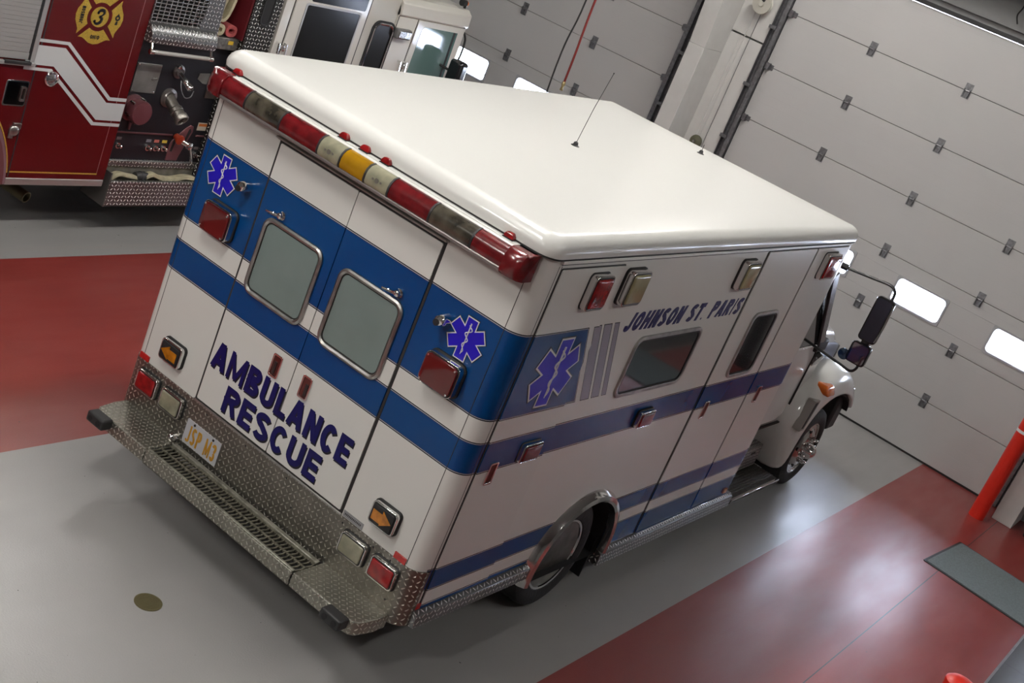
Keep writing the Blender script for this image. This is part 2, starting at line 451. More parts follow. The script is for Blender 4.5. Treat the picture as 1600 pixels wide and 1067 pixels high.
def overhead_door(name, x0, x1, cols, wins, first):
    bm = N()
    for k in range(7):
        z0, z1 = k*S+.003 + (.02 if k == 0 else 0), (k+1)*S-.003
        if k == 2:
            bx(bm, DOOR, x0, x1, z0, 1.43, -.05, 0.); bx(bm, DOOR, x0, x1, 1.745, z1, -.05, 0.)
            e = [x0]
            for c in wins: e += [c-.31, c+.31]
            e.append(x1)
            for a, b in zip(e[::2], e[1::2]): bx(bm, DOOR, a, b, 1.43, 1.745, -.05, 0.)
        else: bx(bm, DOOR, x0, x1, z0, z1, -.05, 0.)
    d = obj(name, bm, DOORM, bevel=.003); struct(d)
    bm = N()
    for k in range(1, 7): bx(bm, DOOR, x0, x1, k*S-.012, k*S+.012, -.062, -.03)
    obj('section_joint', bm, mat('joint_grey', (.10, .10, .10), .7), d)
    bm = N()
    for xa, xb in ((x0-.10, x0+.01), (x1-.01, x1+.10)): bx(bm, DOOR, xa, xb, 0., 4.5, -.062, -.055)
    obj('jamb_seal', bm, BLACK, d)
    q('bottom_seal', BLACK, d, bx, DOOR, x0, x1, 0.0, .025, -.045, -.002)
    for c in wins:
        f = q('window_frame', mat('window_frame_grey', (.40, .40, .42), .5), d, ring, DOOR, rr(c-.315, c+.315, 1.425, 1.75, .02), rr(c-.29, c+.29, 1.450, 1.724, .05), -.05, .012, bevel=.003)
        q('window_pane', PANE, f, bx, DOOR, c-.30, c+.30, 1.44, 1.735, -.03, -.026)
    for k in range(1, 7):
        for c in cols:
            bm = N(); z = k*S
            bx(bm, DOOR, c-.042, c+.042, z-.080, z-.006, 0., .004); bx(bm, DOOR, c-.042, c+.042, z+.006, z+.080, 0., .004)
            tube(bm, [DOOR(c-.034, z, .010), DOOR(c+.034, z, .010)], .010)
            for s in (-1, 1): plate(bm, DOOR, [(c+s*.026-.003, z-.07), (c+s*.026+.003, z-.07), (c+s*.034+.003, z+.02), (c+s*.034-.003, z+.02)], 0., .030)
            bx(bm, DOOR, c-.004, c+.004, z-.03, z+.03, 0., .012)
            obj('hinge', bm, HINGE, d)
        for s, xe in ((1, x0), (-1, x1)):
            bm = N(); z = k*S
            bx(bm, DOOR, min(xe, xe+s*.10), max(xe, xe+s*.10), z-.03, z+.03, 0., .010)
            tube(bm, [DOOR(xe-s*.05, z, .05), DOOR(xe+s*.06, z, .05)], .009)
            bx(bm, DOOR, min(xe+s*.01, xe+s*.06), max(xe+s*.01, xe+s*.06), z-.04, z+.04, .0, .06)
            obj('roller_hinge', bm, GALV, d, bevel=.003)
    for s, xe in ((1, x0), (-1, x1)):
        a = lambda p, r_: (min(xe+s*p, xe+s*r_), max(xe+s*p, xe+s*r_))
        bm = N()
        bx(bm, DOOR, *a(-.11, -.105), 0.02, 4.55, -.03, .085); bx(bm, DOOR, *a(-.11, .0), 0.02, 4.55, .015, .020)
        bx(bm, DOOR, *a(-.05, -.045), .02, 4.55, .02, .085); bx(bm, DOOR, *a(-.05, .012), .02, 4.55, .080, .085)
        for zz in (.7, 1.6, 2.25, 2.9, 3.6, 4.2): bx(bm, DOOR, *a(-.13, -.04), zz-.02, zz+.02, .02, .10)
        obj('door_track', bm, GALV, d)
    q('header_gap', BLACK, d, bx, DOOR, x0-.1, x1+.1, 4.452, 4.50, -.062, .03)
    q('header_panel', mat('header_grey'), d, bx, DOOR, x0-.1, x1+.1, 4.50, 4.57, -.06, .02)
    bm = N(); tube(bm, [DOOR(x0-.2, 4.98, .25), DOOR(x1+.2, 4.98, .25)], .018)
    tube(bm, [DOOR(x0+.5, 4.98, .25), DOOR(x0+2.3, 4.98, .25)], .055, 14); tube(bm, [DOOR(x1-2.0, 4.98, .25), DOOR(x1-.5, 4.98, .25)], .055, 14)
    obj('torsion_shaft', bm, mat('black_steel', (.012, .012, .012), .5, .3), d)
    return d
d1 = overhead_door('door_1', -7.77, -3.13, (-6.58, -5.43, -4.286), (-7.16, -5.94, -4.86, -3.72), 0)
d2 = overhead_door('door_2', -2.03, 2.53, (-.951, .209, 1.37), (-1.53, -.37, .79, 1.95), 0)
d3 = overhead_door('door_3', 3.55, 8.19, (4.7, 5.86, 7.0), (4.13, 5.28, 6.43, 7.6), 0)
q('opener_housing', mat('black_steel'), d2, bx, WORLD, -.9, 2.3, 8.55, 8.95, 4.87, 5.15, bevel=.02)
bm = N(); tube(bm, smoothpath([(.36, 8.85, 4.95), (.40, 8.8, 4.80), (.37, 8.84, 4.70), (.42, 8.8, 4.62)]), .008); obj('pull_cord', bm, mat('black_steel'), d2)

# steel columns between the doors
def column(n, x0, x1, y0):
    bm = N(); bx(bm, WORLD, x0, x1, y0, 9.12, 0., 3.1)
    plate(bm, lambda u, v, n_: (n_, u, v), [(y0, 3.1), (9.12, 3.1), (9.12, 6.2), (y0-.35, 6.2)], x0, x1)
    struct(obj(n, bm, WHITECOL, bevel=.006))
column('trim_3', -2.815, -2.60, 8.56)
column('trim_4', 2.63, 2.85, 8.66)
bm = N(); bx(bm, WORLD, -3.03, -2.815, 9.02, 9.12, 0., 3.35); struct(obj('trim_5', bm, WHITECOL, bevel=.004))
bm = N(); bx(bm, WORLD, -2.598, -2.16, 9.03, 9.12, 0., 3.37); bx(bm, WORLD, -2.598, -2.16, 9.03, 9.12, 3.39, 4.5)
bx(bm, WORLD, -2.47, -2.455, 9.02, 9.04, 0., 3.36); bx(bm, WORLD, -2.42, -2.408, 9.02, 9.04, 0., 4.4)
struct(obj('trim_6', bm, WHITECOL, bevel=.004))
bm = N(); bx(bm, WORLD, 2.66, 2.80, 9.03, 9.12, 0., 4.5); struct(obj('trim_7', bm, WHITECOL, bevel=.004))

# hand-chain pulley on the panel
p = thing('chain_pulley', 'round white pulley wheel high on the wall panel between the two doors', 'pulley', (-2.31, 9.03, 3.79))
bm = N(); lathe(bm, (-2.31, 9.03, 3.79), (0, -1, 0), [(0, .05), (.10, .05), (.10, .115), (.115, .12), (.125, .10), (.14, .10), (.15, .12), (.165, .115), (.165, .04), (.19, .03)], 28)
obj('wheel', bm, mat('cream_steel', (.50, .48, .42), .45, .2), p)
bm = N(); plate(bm, lambda u, v, n: (u, 8.865-n, v), [(-2.325, 3.77), (-2.295, 3.77), (-2.27, 3.90), (-2.30, 3.91)], 0., .02); obj('guard', bm, BLACK, p)
bm = N(); tube(bm, [(-2.325, 9.0, 3.70), (-2.325, 9.0, 1.2)], .004, 6); obj('chain', bm, GALV, p)
p = thing('wall_bell', 'round olive disc low on the wall panel, just above the ambulance roof edge', 'bell', (-2.42, 9.03, 2.08))
bm = N(); lathe(bm, (-2.42, 9.03, 2.04), (0, -1, 0), [(0, .07), (.03, .08), (.05, .075), (.07, .03)], 24); obj('gong', bm, mat('olive_enamel', (.09, .085, .05), .5), p)
bm = N(); tube(bm, [(-2.42, 8.95, 2.04), (-2.42, 8.93, 2.04)], .018); obj('bolt', bm, STEEL, p)

# bollards
def bollard(x, y, h, r, label):
    t = thing('bollard', label, 'bollard', (x, y, 0), None)
    bm = N(); lathe(bm, (x, y, 0), (0, 0, 1), [(0, r), (h-.06, r), (h-.045, r*1.04), (h-.03, r*1.03), (h-.012, r*.8), (h, r*.35), (h+.002, .001)], 32)
    obj('sleeve', bm, REDBOL, t)
    bm = N(); lathe(bm, (x, y, 0), (0, 0, 1), [(1.02, r+.0005), (1.02, r+.003), (1.05, r+.003), (1.05, r+.0005)], 32); obj('reflective_band', bm, WHTV, t)
bollard(2.52, 8.42, 1.5, .083, 'tall red bollard with white band in front of the closed door')
bollard(3.635, 1.93, 1.175, .09, 'red bollard with domed top at the bottom right edge')

# wall pipe at the right edge
bm = N(); tube(bm, [(3.06, 8.72, 0), (3.06, 8.72, .5), (3.06, 8.72, 2.4)], .085, 18); bx(bm, WORLD, 2.99, 3.13, 8.72, 9.13, 1.9, 1.94); bx(bm, WORLD, 2.99, 3.13, 8.72, 9.13, .7, .74)
tag(obj('pipe', bm, mat('black_pipe', (.02, .02, .022), .4)), 'black vertical pipe beside the white column at the right edge', 'pipe')

# floor things
mt = thing('floor_mat', 'flat grey carpet mat with black rubber border on the red floor', 'mat', (3.05, 6.86, 0))
def mrot(u, v, n):
    a = R(-4.8); x = u*cos(a)-v*sin(a); y = u*sin(a)+v*cos(a); return (3.30+x, 6.87+y, n)
bm = N(); plate(bm, mrot, rr(-.72, .75, -.50, .50, .02), 0.001, .006); obj('rubber_border', bm, BLACK, mt)
bm = N(); plate(bm, mrot, rr(-.695, .725, -.475, .475, .015), .006, .012); obj('carpet', bm, GREYMAT, mt)
dr = thing('floor_drain', 'small round brass drain cover on the grey floor behind the ambulance', 'drain', (.11, -.68, 0))
bm = N(); lathe(bm, (.11, -.68, 0), (0, 0, 1), [(0.0005, .078), (.004, .078), (.004, .068), (.003, .068)], 36); obj('rim', bm, mat('old_brass', (.16, .14, .07), .5, .5), dr)
bm = N(); lathe(bm, (.11, -.68, 0), (0, 0, 1), [(.0005, .068), (.0025, .068)], 36)
for i in range(-6, 7):
    h = math.sqrt(max(.066**2-(i*.0105)**2, 0)); bx(bm, WORLD, .11+i*.0105-.003, .11+i*.0105+.003, -.68-h, -.68+h, .002, .0045)
obj('grate', bm, mat('old_brass'), dr)

# hanging lines behind the ambulance
bm = N(); tube(bm, smoothpath([(-2.17, 5., 6.1), (-2.19, 5., 4.5), (-2.165, 5.0, 3.35), (-2.20, 5.0, 2.9), (-2.19, 5.0, 2.45), (-2.15, 5.0, 1.9)]), .008)
tag(obj('power_cord', bm, BLACK), 'black cord hanging from the ceiling behind the ambulance roof', 'cord')
ah = thing('air_hose', 'thin red air line ending in a brass fitting, hanging beside the black cord', 'hose', (-2.06, 5.0, 2.56))
bm = N(); tube(bm, smoothpath([(-2.07, 5., 6.1), (-2.06, 5., 4.5), (-2.075, 5.0, 3.4), (-2.06, 5.0, 2.9), (-2.055, 5.0, 2.60)]), .011); obj('line', bm, mat('dark_red_rubber', (.16, .012, .01), .4), ah)
bm = N(); lathe(bm, (-2.055, 5, 2.60), (0, 0, -1), [(-.01, .013), (0, .018), (.03, .018), (.03, .012), (.06, .012), (.06, .016), (.075, .016)], 12); obj('fitting', bm, mat('bright_brass', (.45, .36, .18), .3, .9), ah)

# ceiling lights
def ceiling_light(i, x, y, label, s=1.):
    t = thing('ceiling_light', label, 'light', (x, y, 5.8), 'ceiling strip lights')
    bm = N(); bx(bm, WORLD, x-.20, x+.20, y-.75, y+.75, 5.74, 5.80); bx(bm, WORLD, x-.01, x+.01, y-.6, y-.58, 5.8, 6.2); bx(bm, WORLD, x-.01, x+.01, y+.58, y+.6, 5.8, 6.2)
    obj('housing', bm, WHITECOL, t)
    bm = N()
    for k in (-.12, 0, .12): tube(bm, [(x+k, y-.72, 5.715), (x+k, y+.72, 5.715)], .022, 10)
    em = mat('lamp_glow_%d' % i, (.8, .8, .8), .5, emit=(LAMP_COLOR, LAMP_STRENGTH*s*4))
    obj('tubes', bm, em, t)
LIGHTS = [(-.3, -2.6, 1.0), (-.3, .8, 1.), (-.3, 4.2, 1.0), (-.9, 7.0, .6), (-6.2, -1.5, .4), (-6.2, 3.5, .5), (-2.2, -6.0, 1.6), (1.2, -7.0, 1.6), (5.6, .2, .36), (5.6, 4.2, .36)]  # the right-aisle pair is added to brighten the ambulance's kerb side
WH = ['over the ambulance tail', 'over the ambulance roof', 'over the ambulance nose', 'near the overhead door', 'over the fire engine body', 'over the fire engine cab', 'over the rear aisle', 'near the back wall', 'over the right aisle, added to brighten the side near the tail', 'over the right aisle, added to brighten the side near the nose']
for i, (x, y, s) in enumerate(LIGHTS): ceiling_light(i, x, y, 'three tube strip light hung %s' % WH[i], s)

# ================================================================== AMBULANCE
A = thing('ambulance', 'white ambulance with blue bands parked on the grey floor between the red stripes', 'ambulance', (0, 0, 0))
FLD = 4.40
def plan(x1, y0, y1, rb, rf, seg=6):
    out = []
    for cx, cy, r, a0 in ((x1-rb, y0+rb, rb, -90), (x1-rf, y1-rf, rf, 0), (-x1+rf, y1-rf, rf, 90), (-x1+rb, y0+rb, rb, 180)):
        for i in range(seg+1):
            a = R(a0+90*i/seg); out.append((cx+r*cos(a), cy+r*sin(a)))
    return out
def arch_pts(cy, hw, top, zc, n=14, z0=.0):
    p = [(cy-hw, z0)]
    for i in range(n+1):
        a = pi-pi*i/n; p.append((cy+hw*cos(a), zc+(top-zc)*sin(a)))
    p.append((cy+hw, z0)); return p
# box body with wheel arches and raised tail cut out
bm = N(); loft(bm, [[(x, y, z) for x, y in plan(1.22, 0, FLD, .10, .035)] for z in (.338, 2.68)])
body = obj('box_body', bm, PAINT, A)
cutters = []
ARC = (1.757, .478, .86, .42)
bm = N(); plate(bm, lambda u, v, n: (n, u, v), arch_pts(ARC[0], ARC[1], ARC[2], ARC[3], z0=.2), -1.4, 1.4); cutters.append(obj('cut', bm, DARK))
bm = N(); bx(bm, WORLD, -1.5, 1.5, -.2, ARC[0]-.2, .2, .49); cutters.append(obj('cut', bm, DARK))
for c in cutters:
    md = body.modifiers.new('b', 'BOOLEAN'); md.operation = 'DIFFERENCE'; md.solver = 'EXACT'; md.object = c
me = bpy.data.meshes.new_from_object(body.evaluated_get(bpy.context.evaluated_depsgraph_get()))
body.modifiers.clear(); body.data = me
for c in cutters: bpy.data.objects.remove(c)
for p_ in me.polygons: p_.use_smooth = True
me.set_sharp_from_angle(angle=R(35))
me.materials.clear(); me.materials.append(PAINT)
# wheel housing and chassis
for xa, xb in ((-1.216, -.55), (.55, 1.216)):
    bm = N(); loft(bm, [[(x, y, z) for y, z in arch_pts(ARC[0], ARC[1]-.004, ARC[2]-.004, ARC[3], z0=.30)] for x in (xa, xb)], cap0=(xa > 0), cap1=(xa < 0)); obj('wheel_housing', bm, DARK, A)
bm = N()
for s in (-1, 1): bx(bm, WORLD, s*.43-.04, s*.43+.04, .05, 6.9, .42, .62)
for y in (.3, 1.0, 2.6, 3.6, 4.8, 6.6): bx(bm, WORLD, -.5, .5, y-.04, y+.04, .46, .58)
bx(bm, WORLD, -1.15, 1.15, .06, 1.25, .46, .50)
tube(bm, [(-1.0, 1.70, .405), (1.0, 1.70, .405)], .06, 12); tube(bm, [(-.9, 6.17, .405), (.9, 6.17, .405)], .045, 12)
obj('chassis', bm, DARK, A)
bm = N(); lathe(bm, (0, 1.45, .405), (0, 1, 0), [(0, .05), (.1, .16), (.3, .19), (.42, .14), (.5, .06)], 20); obj('differential', bm, DARK, A)
# roof cap
bm = N(); rs = []
for z, d in [(2.642, 0.0), (2.665, -.004)] + [(2.665+.085*sin(R(a)), .085*(1-cos(R(a)))-.004) for a in (15, 30, 45, 60, 75, 90)] + [(2.756, .35)]:
    rs.append([(x, y, z) for x, y in plan(1.232-d, -.022+d, FLD+.03-d, max(.105-d*.5, .03), max(.06-d*.5, .02))])
loft(bm, rs); obj('roof_cap', bm, WHITE_M, A)
bm = N(); loft(bm, [[(x, y, z) for x, y in plan(1.2335, -.0235, FLD+.03, .105, .06)] for z in (2.634, 2.643)]); obj('roof_seam', bm, GASKET, A)
for s in (-1, 1):
    x = s*1.226; bm = N()
    plate(bm, lambda u, v, n: (n, u, v), [(.10, 2.617), (4.33, 2.617), (4.33, 2.634), (.10, 2.634)], x-.006 if s > 0 else x-.012, x+.012 if s > 0 else x+.006)
    obj('drip_rail', bm, WHITE_M, A, bevel=.002)
# corner post seams
for s in (-1, 1):
    q('panel_seam', GASKET, A, bx, REAR, s*1.125-.0015, s*1.125+.0015, .77, 2.50, -.002, .0012)
q('panel_seam', GASKET, A, bx, SIDE, .104, .107, .50, 2.60, -.002, .0012)
q('panel_seam', GASKET, A, bx, SIDE, .128, .131, .50, 2.60, -.002, .0012)
q('panel_seam', GASKET, A, bx, SIDE, 2.745, 2.752, .345, 2.60, -.002, .0015)
q('roof_rail_seam', GASKET, A, bx, SIDE, .12, 4.30, 2.604, 2.610, -.002, .0015)

# rear doors
RD = []
for s in (-1, 1):
    u0, u1 = (-.617, .0005) if s < 0 else (-.0005, .617)
    q('door_gasket', GASKET, A, bx, REAR, u0-(.014 if s < 0 else .0), u1+(.0 if s < 0 else .014), .772, 2.432, -.002, .003)
    d = q('rear_door', PAINT, A, plate, REAR, rr(u0+.003, u1-.003, .784, 2.420, .008, 2), -.002, .010, bevel=.002)
    RD.append(d)
    c = s*.305
    q('window_seal', GASKET, d, ring, REAR, rr(c-.232, c+.232, 1.555, 2.017, .065, 8), rr(c-.19, c+.19, 1.598, 1.975, .03, 8), .009, .014)
    q('window_frame', STEEL, d, ring, REAR, rr(c-.240, c+.240, 1.548, 2.024, .07, 8), rr(c-.212, c+.212, 1.576, 1.996, .045, 8), .009, .022, .030, bevel=.002)
    q('window_pane', GLASS_F, d, plate, REAR, rr(c-.206, c+.206, 1.584, 1.988, .04, 8), .011, .0165)
    # hold-open hook
    hx = s*.455; hz = 2.062
    bm = N(); lathe(bm, REAR(hx+(.02 if s < 0 else .02), hz, .01), (0, -1, 0), [(0, .026), (.012, .026), (.02, .020), (.034, .017), (.040, .008)], 18)
    tube(bm, smoothpath([REAR(hx+.02, hz, .03), REAR(hx-.015, hz+.004, .060), REAR(hx-.058, hz-.002, .066), REAR(hx-.062, hz-.012, .05), REAR(hx-.03, hz-.014, .034), REAR(hx+.008, hz-.010, .030)], 5), .0055, 7)
    obj('holdback_hook', bm, CHROME, d)
    # paddle latch
    lc = s*.112 - .020*(1 if s < 0 else 0)
    l = q('latch', CHROME, d, ring, REAR, rr(lc-.037, lc+.037, 1.205, 1.345, .012), rr(lc-.027, lc+.027, 1.216, 1.334, .008), .009, .020, bevel=.002)
    q('latch_recess', mat('latch_red_brown', (.16, .055, .05), .25, .7), l, plate, REAR, rr(lc-.028, lc+.028, 1.214, 1.336, .008), .009, .013)
    q('latch_paddle', mat('black_paddle', (.03, .02, .02), .3), l, bx, REAR, lc-.016+(0 if s < 0 else .014), lc+.004+(0 if s < 0 else .014), 1.225, 1.30, .012, .017, bevel=.001)
# drip bar over the doors
q('door_drip_bar', STEEL, A, bx, REAR, -.648, .640, 2.440, 2.452, -.002, .032, bevel=.003)
q('door_drip_bar', GASKET, A, bx, REAR, -.64, .63, 2.433, 2.440, -.002, .012)

# rear light bar
q('light_bar_housing', WHITE_M, A, bx, REAR, -1.135, 1.135, 2.520, 2.626, -.002, .075, bevel=.008, seg=3)
q('light_bar_shelf', WHITE_M, A, bx, REAR, -1.15, 1.155, 2.622, 2.634, -.002, .052, bevel=.003)
q('light_bar_rail', mat('taupe_aluminium', (.30, .27, .26), .35, .7), A, bx, REAR, -1.14, 1.14, 2.494, 2.514, -.002, .128, bevel=.006, seg=3)
def lens_section(x0, x1, m, name):
    prof = [(.020, 2.514), (.126, 2.514), (.134, 2.53), (.134, 2.565), (.126, 2.59), (.108, 2.610), (.085, 2.620), (.020, 2.622)]
    bm = N(); loft(bm, [[REAR(x, z, n) for n, z in prof] for x in (x0+.005, x1-.005)])
    o = obj(name, bm, m, A, bevel=.003)
    return o
LB = [(-1.085, -.846, REDL, 'red_lens'), (-.846, -.564, SMOKE, 'smoky_lens'), (-.564, -.262, REDL, 'red_lens'), (-.262, -.094, CREAM, 'cream_lens'), (-.094, .092, AMBY, 'amber_lens'),
      (.092, .263, CREAM, 'cream_lens'), (.263, .553, REDL, 'red_lens'), (.553, .837, SMOKE, 'smoky_lens'), (.837, 1.050, REDL, 'red_lens')]
for x0, x1, m, n_ in LB:
    o = lens_section(x0, x1, m, n_)
    if m is CREAM:
        bm = N(); c = (x0+x1)/2
        for dx, r_ in ((-.028, .007), (0, .014), (.028, .007)): plate(bm, REAR, circ(c+dx, 2.562, r_, 14), .133, .1355)
        obj('bulb_spots', bm, mat('bulb_grey', (.13, .12, .10), .3), o)
prof = [(.020, 2.513), (.127, 2.513), (.136, 2.53), (.136, 2.565), (.128, 2.59), (.110, 2.612), (.085, 2.622), (.020, 2.624)]
for k, (x0, x1, m, n_) in enumerate(LB[:-1]):
    bm = N(); loft(bm, [[REAR(x, z, n) for n, z in prof] for x in (x1-.006, x1+.006)]); obj('lens_divider', bm, BLACK, A)
for s in (-1, 1):
    bm = N(); pr = lambda k, z0=2.490: [(.01, z0), (.128+k, z0), (.142+k, z0+.025), (.142+k, z0+.075), (.132+k, 2.602), (.112, 2.626), (.085, 2.634), (.01, 2.634)]
    xs = [(1.042, 0), (1.05, .004), (1.12, .004), (1.15, -.008), (1.168, -.035)]
    loft(bm, [[REAR(s*x, z, n) for n, z in pr(k)] for x, k in xs]); obj('corner_lens', bm, REDL, A, bevel=.003)
for x in (-1.052, -.192, -.034, .121, .974):
    m_ = q('marker_lamp_base', BLACK, A, bx, REAR, x-.034, x+.034, 2.632, 2.637, .010, .052)
    bm = N(); loft(bm, [[(x+dx*f, -(.031+dy*f2), z) for dx, dy in ((-.030, -.018), (.030, -.018), (.030, .018), (-.030, .018))] for f, f2, z in ((1, 1, 2.637), (1, 1, 2.650), (.72, .7, 2.664), (.45, .4, 2.668))])
    obj('marker_lamp', bm, REDB, A, bevel=.003)

# lamps on the body
def lamp(name, fr, u0, u1, v0, v1, dep, lens, r=.02, bez=.010, par=None, m=None, ins=.012, screws=False):
    b = q(name, m or CHROME, par or A, ring, fr, rr(u0-bez, u1+bez, v0-bez, v1+bez, r+bez, 5), rr(u0, u1, v0, v1, r, 5), -.002, dep*.82, bevel=.004)
    q('bezel_dark_edge', BLACK, b, ring, fr, rr(u0-bez-.006, u1+bez+.006, v0-bez-.006, v1+bez+.006, r+bez+.004, 5), rr(u0, u1, v0, v1, r, 5), -.002, .0125)  # black ring added, stands in for the dark sides of the chrome bezel
    q('lens_gasket', BLACK, b, ring, fr, rr(u0-.001, u1+.001, v0-.001, v1+.001, r, 5), rr(u0+.004, u1-.004, v0+.004, v1-.004, r, 5), .0, dep*.84)
    q('lamp_lens', lens, b, pillow, fr, rr(u0+.003, u1-.003, v0+.003, v1-.003, r, 5), -.001, dep, ins)
    if screws:
        bm = N()
        for a in (u0+.018, u1-.018):
            for c in (v0+.018, v1-.018): plate(bm, fr, circ(a, c, .006, 10), dep-.001, dep+.003)
        obj('screws', bm, CHROME, b)
    return b
REDD = mat('deep_red_lens', (.10, .006, .006), .12, coat=.8)
for c in (-.858, .905): lamp('warning_lamp', REAR, c-.110, c+.110, 1.738, 1.912, .072, REDD, r=.03, bez=.006, ins=.006, screws=True)
for c, a in ((-.893, -1), (.905, 1)):
    b = lamp('turn_signal', REAR, c-.080, c+.080, .872, .988, .050, BLACK, r=.014, bez=.011, ins=.004)
    bm = N()
    pts = [(c-.066*a, .895), (c-.066*a, .955), (c-.0*a, .955), (c-.0*a, .975), (c+.070*a, .930), (c-.0*a, .885), (c-.0*a, .895)]
    plate(bm, REAR, pts, .049, .0525); obj('arrow_lens', bm, AMBL, b)
for c in (-1.008, 1.022): lamp('tail_lamp', REAR, c-.082, c+.082, .594, .706, .048, REDB, r=.012, bez=.011, ins=.008)
for c in (-.775, .790): lamp('reverse_lamp', REAR, c-.084, c+.084, .594, .706, .048, CREAM, r=.012, bez=.011, ins=.008)
for c in (-1.112, 1.078): q('reflector', REFL_R, A, bx, REAR, c-.042, c+.042, .760, .797, -.001, .008, bevel=.001)
# scene lamp hoods
for c, z in ((-.748, 2.092), (.792, 2.078)):
    bm = N(); lathe(bm, REAR(c, z, 0), (0, -1, 0), [(0, .034), (.03, .034), (.055, .033), (.068, .026), (.074, .012)], 22)
    h = obj('scope_lamp', bm, CHROME, A)
    q('lamp_mouth', BLACK, h, plate, REAR, circ(c-.006, z-.012, .019, 16), .066, .078)
# stars of life
def star_pts(cu, cv, ro, wd):
    out = []
    for k in range(6):
        a = R(90+60*k); d = (cos(a), sin(a)); t = (-sin(a), cos(a))
        ib = wd/math.tan(R(30))
        out += [(cu+d[0]*ro-t[0]*wd*1.0, cv+d[1]*ro-t[1]*wd), (cu+d[0]*ro+t[0]*wd, cv+d[1]*ro+t[1]*wd)]
        a2 = R(120+60*k); rv = wd/sin(R(30)); out.append((cu+rv*cos(a2), cv+rv*sin(a2)))
    return out
def star(fr, cu, cv, ro, par, sc_=1.0):
    k = ro/.12
    wd = .035*k
    b = q('star_emblem', BLKV, par, plate, fr, star_pts(cu, cv, ro+.004*k, wd+.006*k), 0., .0016)
    q('star_border', WHTV, b, plate, fr, star_pts(cu, cv, ro, wd+.003*k), .0015, .0026)
    q('star_field', STARB, b, plate, fr, star_pts(cu, cv, ro-.006*k, wd-.003*k), .0025, .0036)
    bm = N()
    tube(bm, [fr(cu, cv-.088*k, .0038), fr(cu, cv+.090*k, .0038)], [.0022*k, .0045*k], 6)
    pts = []
    for i in range(41):
        t = i/40; v = cv-.080*k+.150*k*t; amp = (.006+.014*t)*k
        pts.append(fr(cu+amp*sin(t*pi*5.0), v, .0042))
    pts.append(fr(cu-.006*k, cv+.078*k, .0042))
    tube(bm, pts, .0032*k, 5); obj('staff_and_serpent', bm, WHTV, b)
star(REAR, -.962, 2.060, .118, A); star(REAR, .944, 2.048, .118, A)

# rear lettering: navy with a black drop shade
def lettering(txt, fr, u0, u1, v0, v1, n, par, sh=(.008, -.011), shear=0., off=.05, sp=.95, m=NAVY):
    b = q('lettering_shade', BLKV, par, strokes, txt, fr, u0+sh[0], u1+sh[0], v0+sh[1], v1+sh[1], n, n+.0012, shear, smooth=0)
    q('lettering', m, b, strokes, txt, fr, u0, u1, v0, v1, n+.0026, n+.0032, shear, smooth=0)
lettering('AMBULANCE', REAR, -.595, .545, 1.022, 1.190, .0100, A, off=.045)
lettering('RESCUE', REAR, -.412, .388, .820, .985, .0100, A, off=.045)

# kick plate wrapping the tail
def wrap(bm, z0, z1, off, th, yend=.075):
    pl = [(1.22+off, yend)]
    r = .10+off
    for i in range(7):
        a = -R(90*i/6); pl.append((1.12+r*cos(a), .10+r*sin(a)))
    pl = pl + [(-x, y) for x, y in pl[::-1]]
    inn = []
    for i, (x, y) in enumerate(pl):
        c = Vector((1.12*(1 if x > 0 else -1), .10)); d = Vector((x, y))-c
        if abs(y-yend) < 1e-6: inn.append((x-(th if x > 0 else -th), y))
        else: d = d*((r-th)/r); inn.append((c.x+d.x, c.y+d.y))
    k = len(pl)
    for i in range(k-1):
        vs = [bm.verts.new((p[0], p[1], z)) for z in (z0, z1) for p in (pl[i], pl[i+1], inn[i+1], inn[i])]
        for f in ((0, 1, 5, 4), (3, 2, 6, 7), (4, 5, 6, 7), (0, 1, 2, 3)): face(bm, [vs[j] for j in f])
        if i == 0: face(bm, [vs[0], vs[3], vs[7], vs[4]])
        if i == k-2: face(bm, [vs[1], vs[2], vs[6], vs[5]])
    bmesh.ops.remove_doubles(bm, verts=bm.verts[:], dist=1e-5)
bm = N(); wrap(bm, .405, .760, .007, .012); kp = obj('kick_plate', bm, DP, A, uv=True)
bm = N()
for x, z in ((-.66, .69), (-.98, .755), (.68, .62), (.2, .735), (-.15, .735), (-.5, .735), (1.03, .735), (.66, .735), (1.09, .52), (.62, .48), (-.72, .56), (.9, .735), (.3, .60), (-.1, .60)):
    lathe(bm, REAR(x, z-.005, .006), (0, -1, 0), [(0, .006), (.003, .006), (.005, .003)], 8)
obj('rivets', bm, BLACK, kp)
q('door_sill', STEEL, A, bx, REAR, -.635, .63, .758, .772, -.002, .012, bevel=.002)
q('builder_label', mat('label_silver', (.30, .30, .31), .4, .3), A, bx, REAR, .638, .788, .764, .802, -.001, .003)
bm = N()
for i in range(12): bx(bm, REAR, .650+i*.0105, .656+i*.0105, .778, .790, .0025, .0036)
obj('label_print', bm, BLKV, A)

# licence plate
pl = q('licence_plate', mat('plate_white', (.50, .50, .53), .4), A, plate, REAR, rr(-.622, -.318, .478, .636, .008, 3), .007, .011)
q('plate_lettering', GOLDT, pl, strokes, 'JSP M3', REAR, -.598, -.340, .495, .606, .0109, .0125, 0., .135, .30, smooth=0)
bm = N()
for x in (-.555, -.385): lathe(bm, REAR(x, .622, .011), (0, -1, 0), [(0, .008), (.004, .008), (.006, .004)], 10)
obj('plate_bolts', bm, BLACK, pl)
bm = N(); lathe(bm, REAR(-.672, .470, .004), (0, -1, 0), [(0, .03), (.02, .032), (.045, .028), (.06, .016), (.064, .004)], 20); obj('hitch_bolt', bm, CHROME, A)

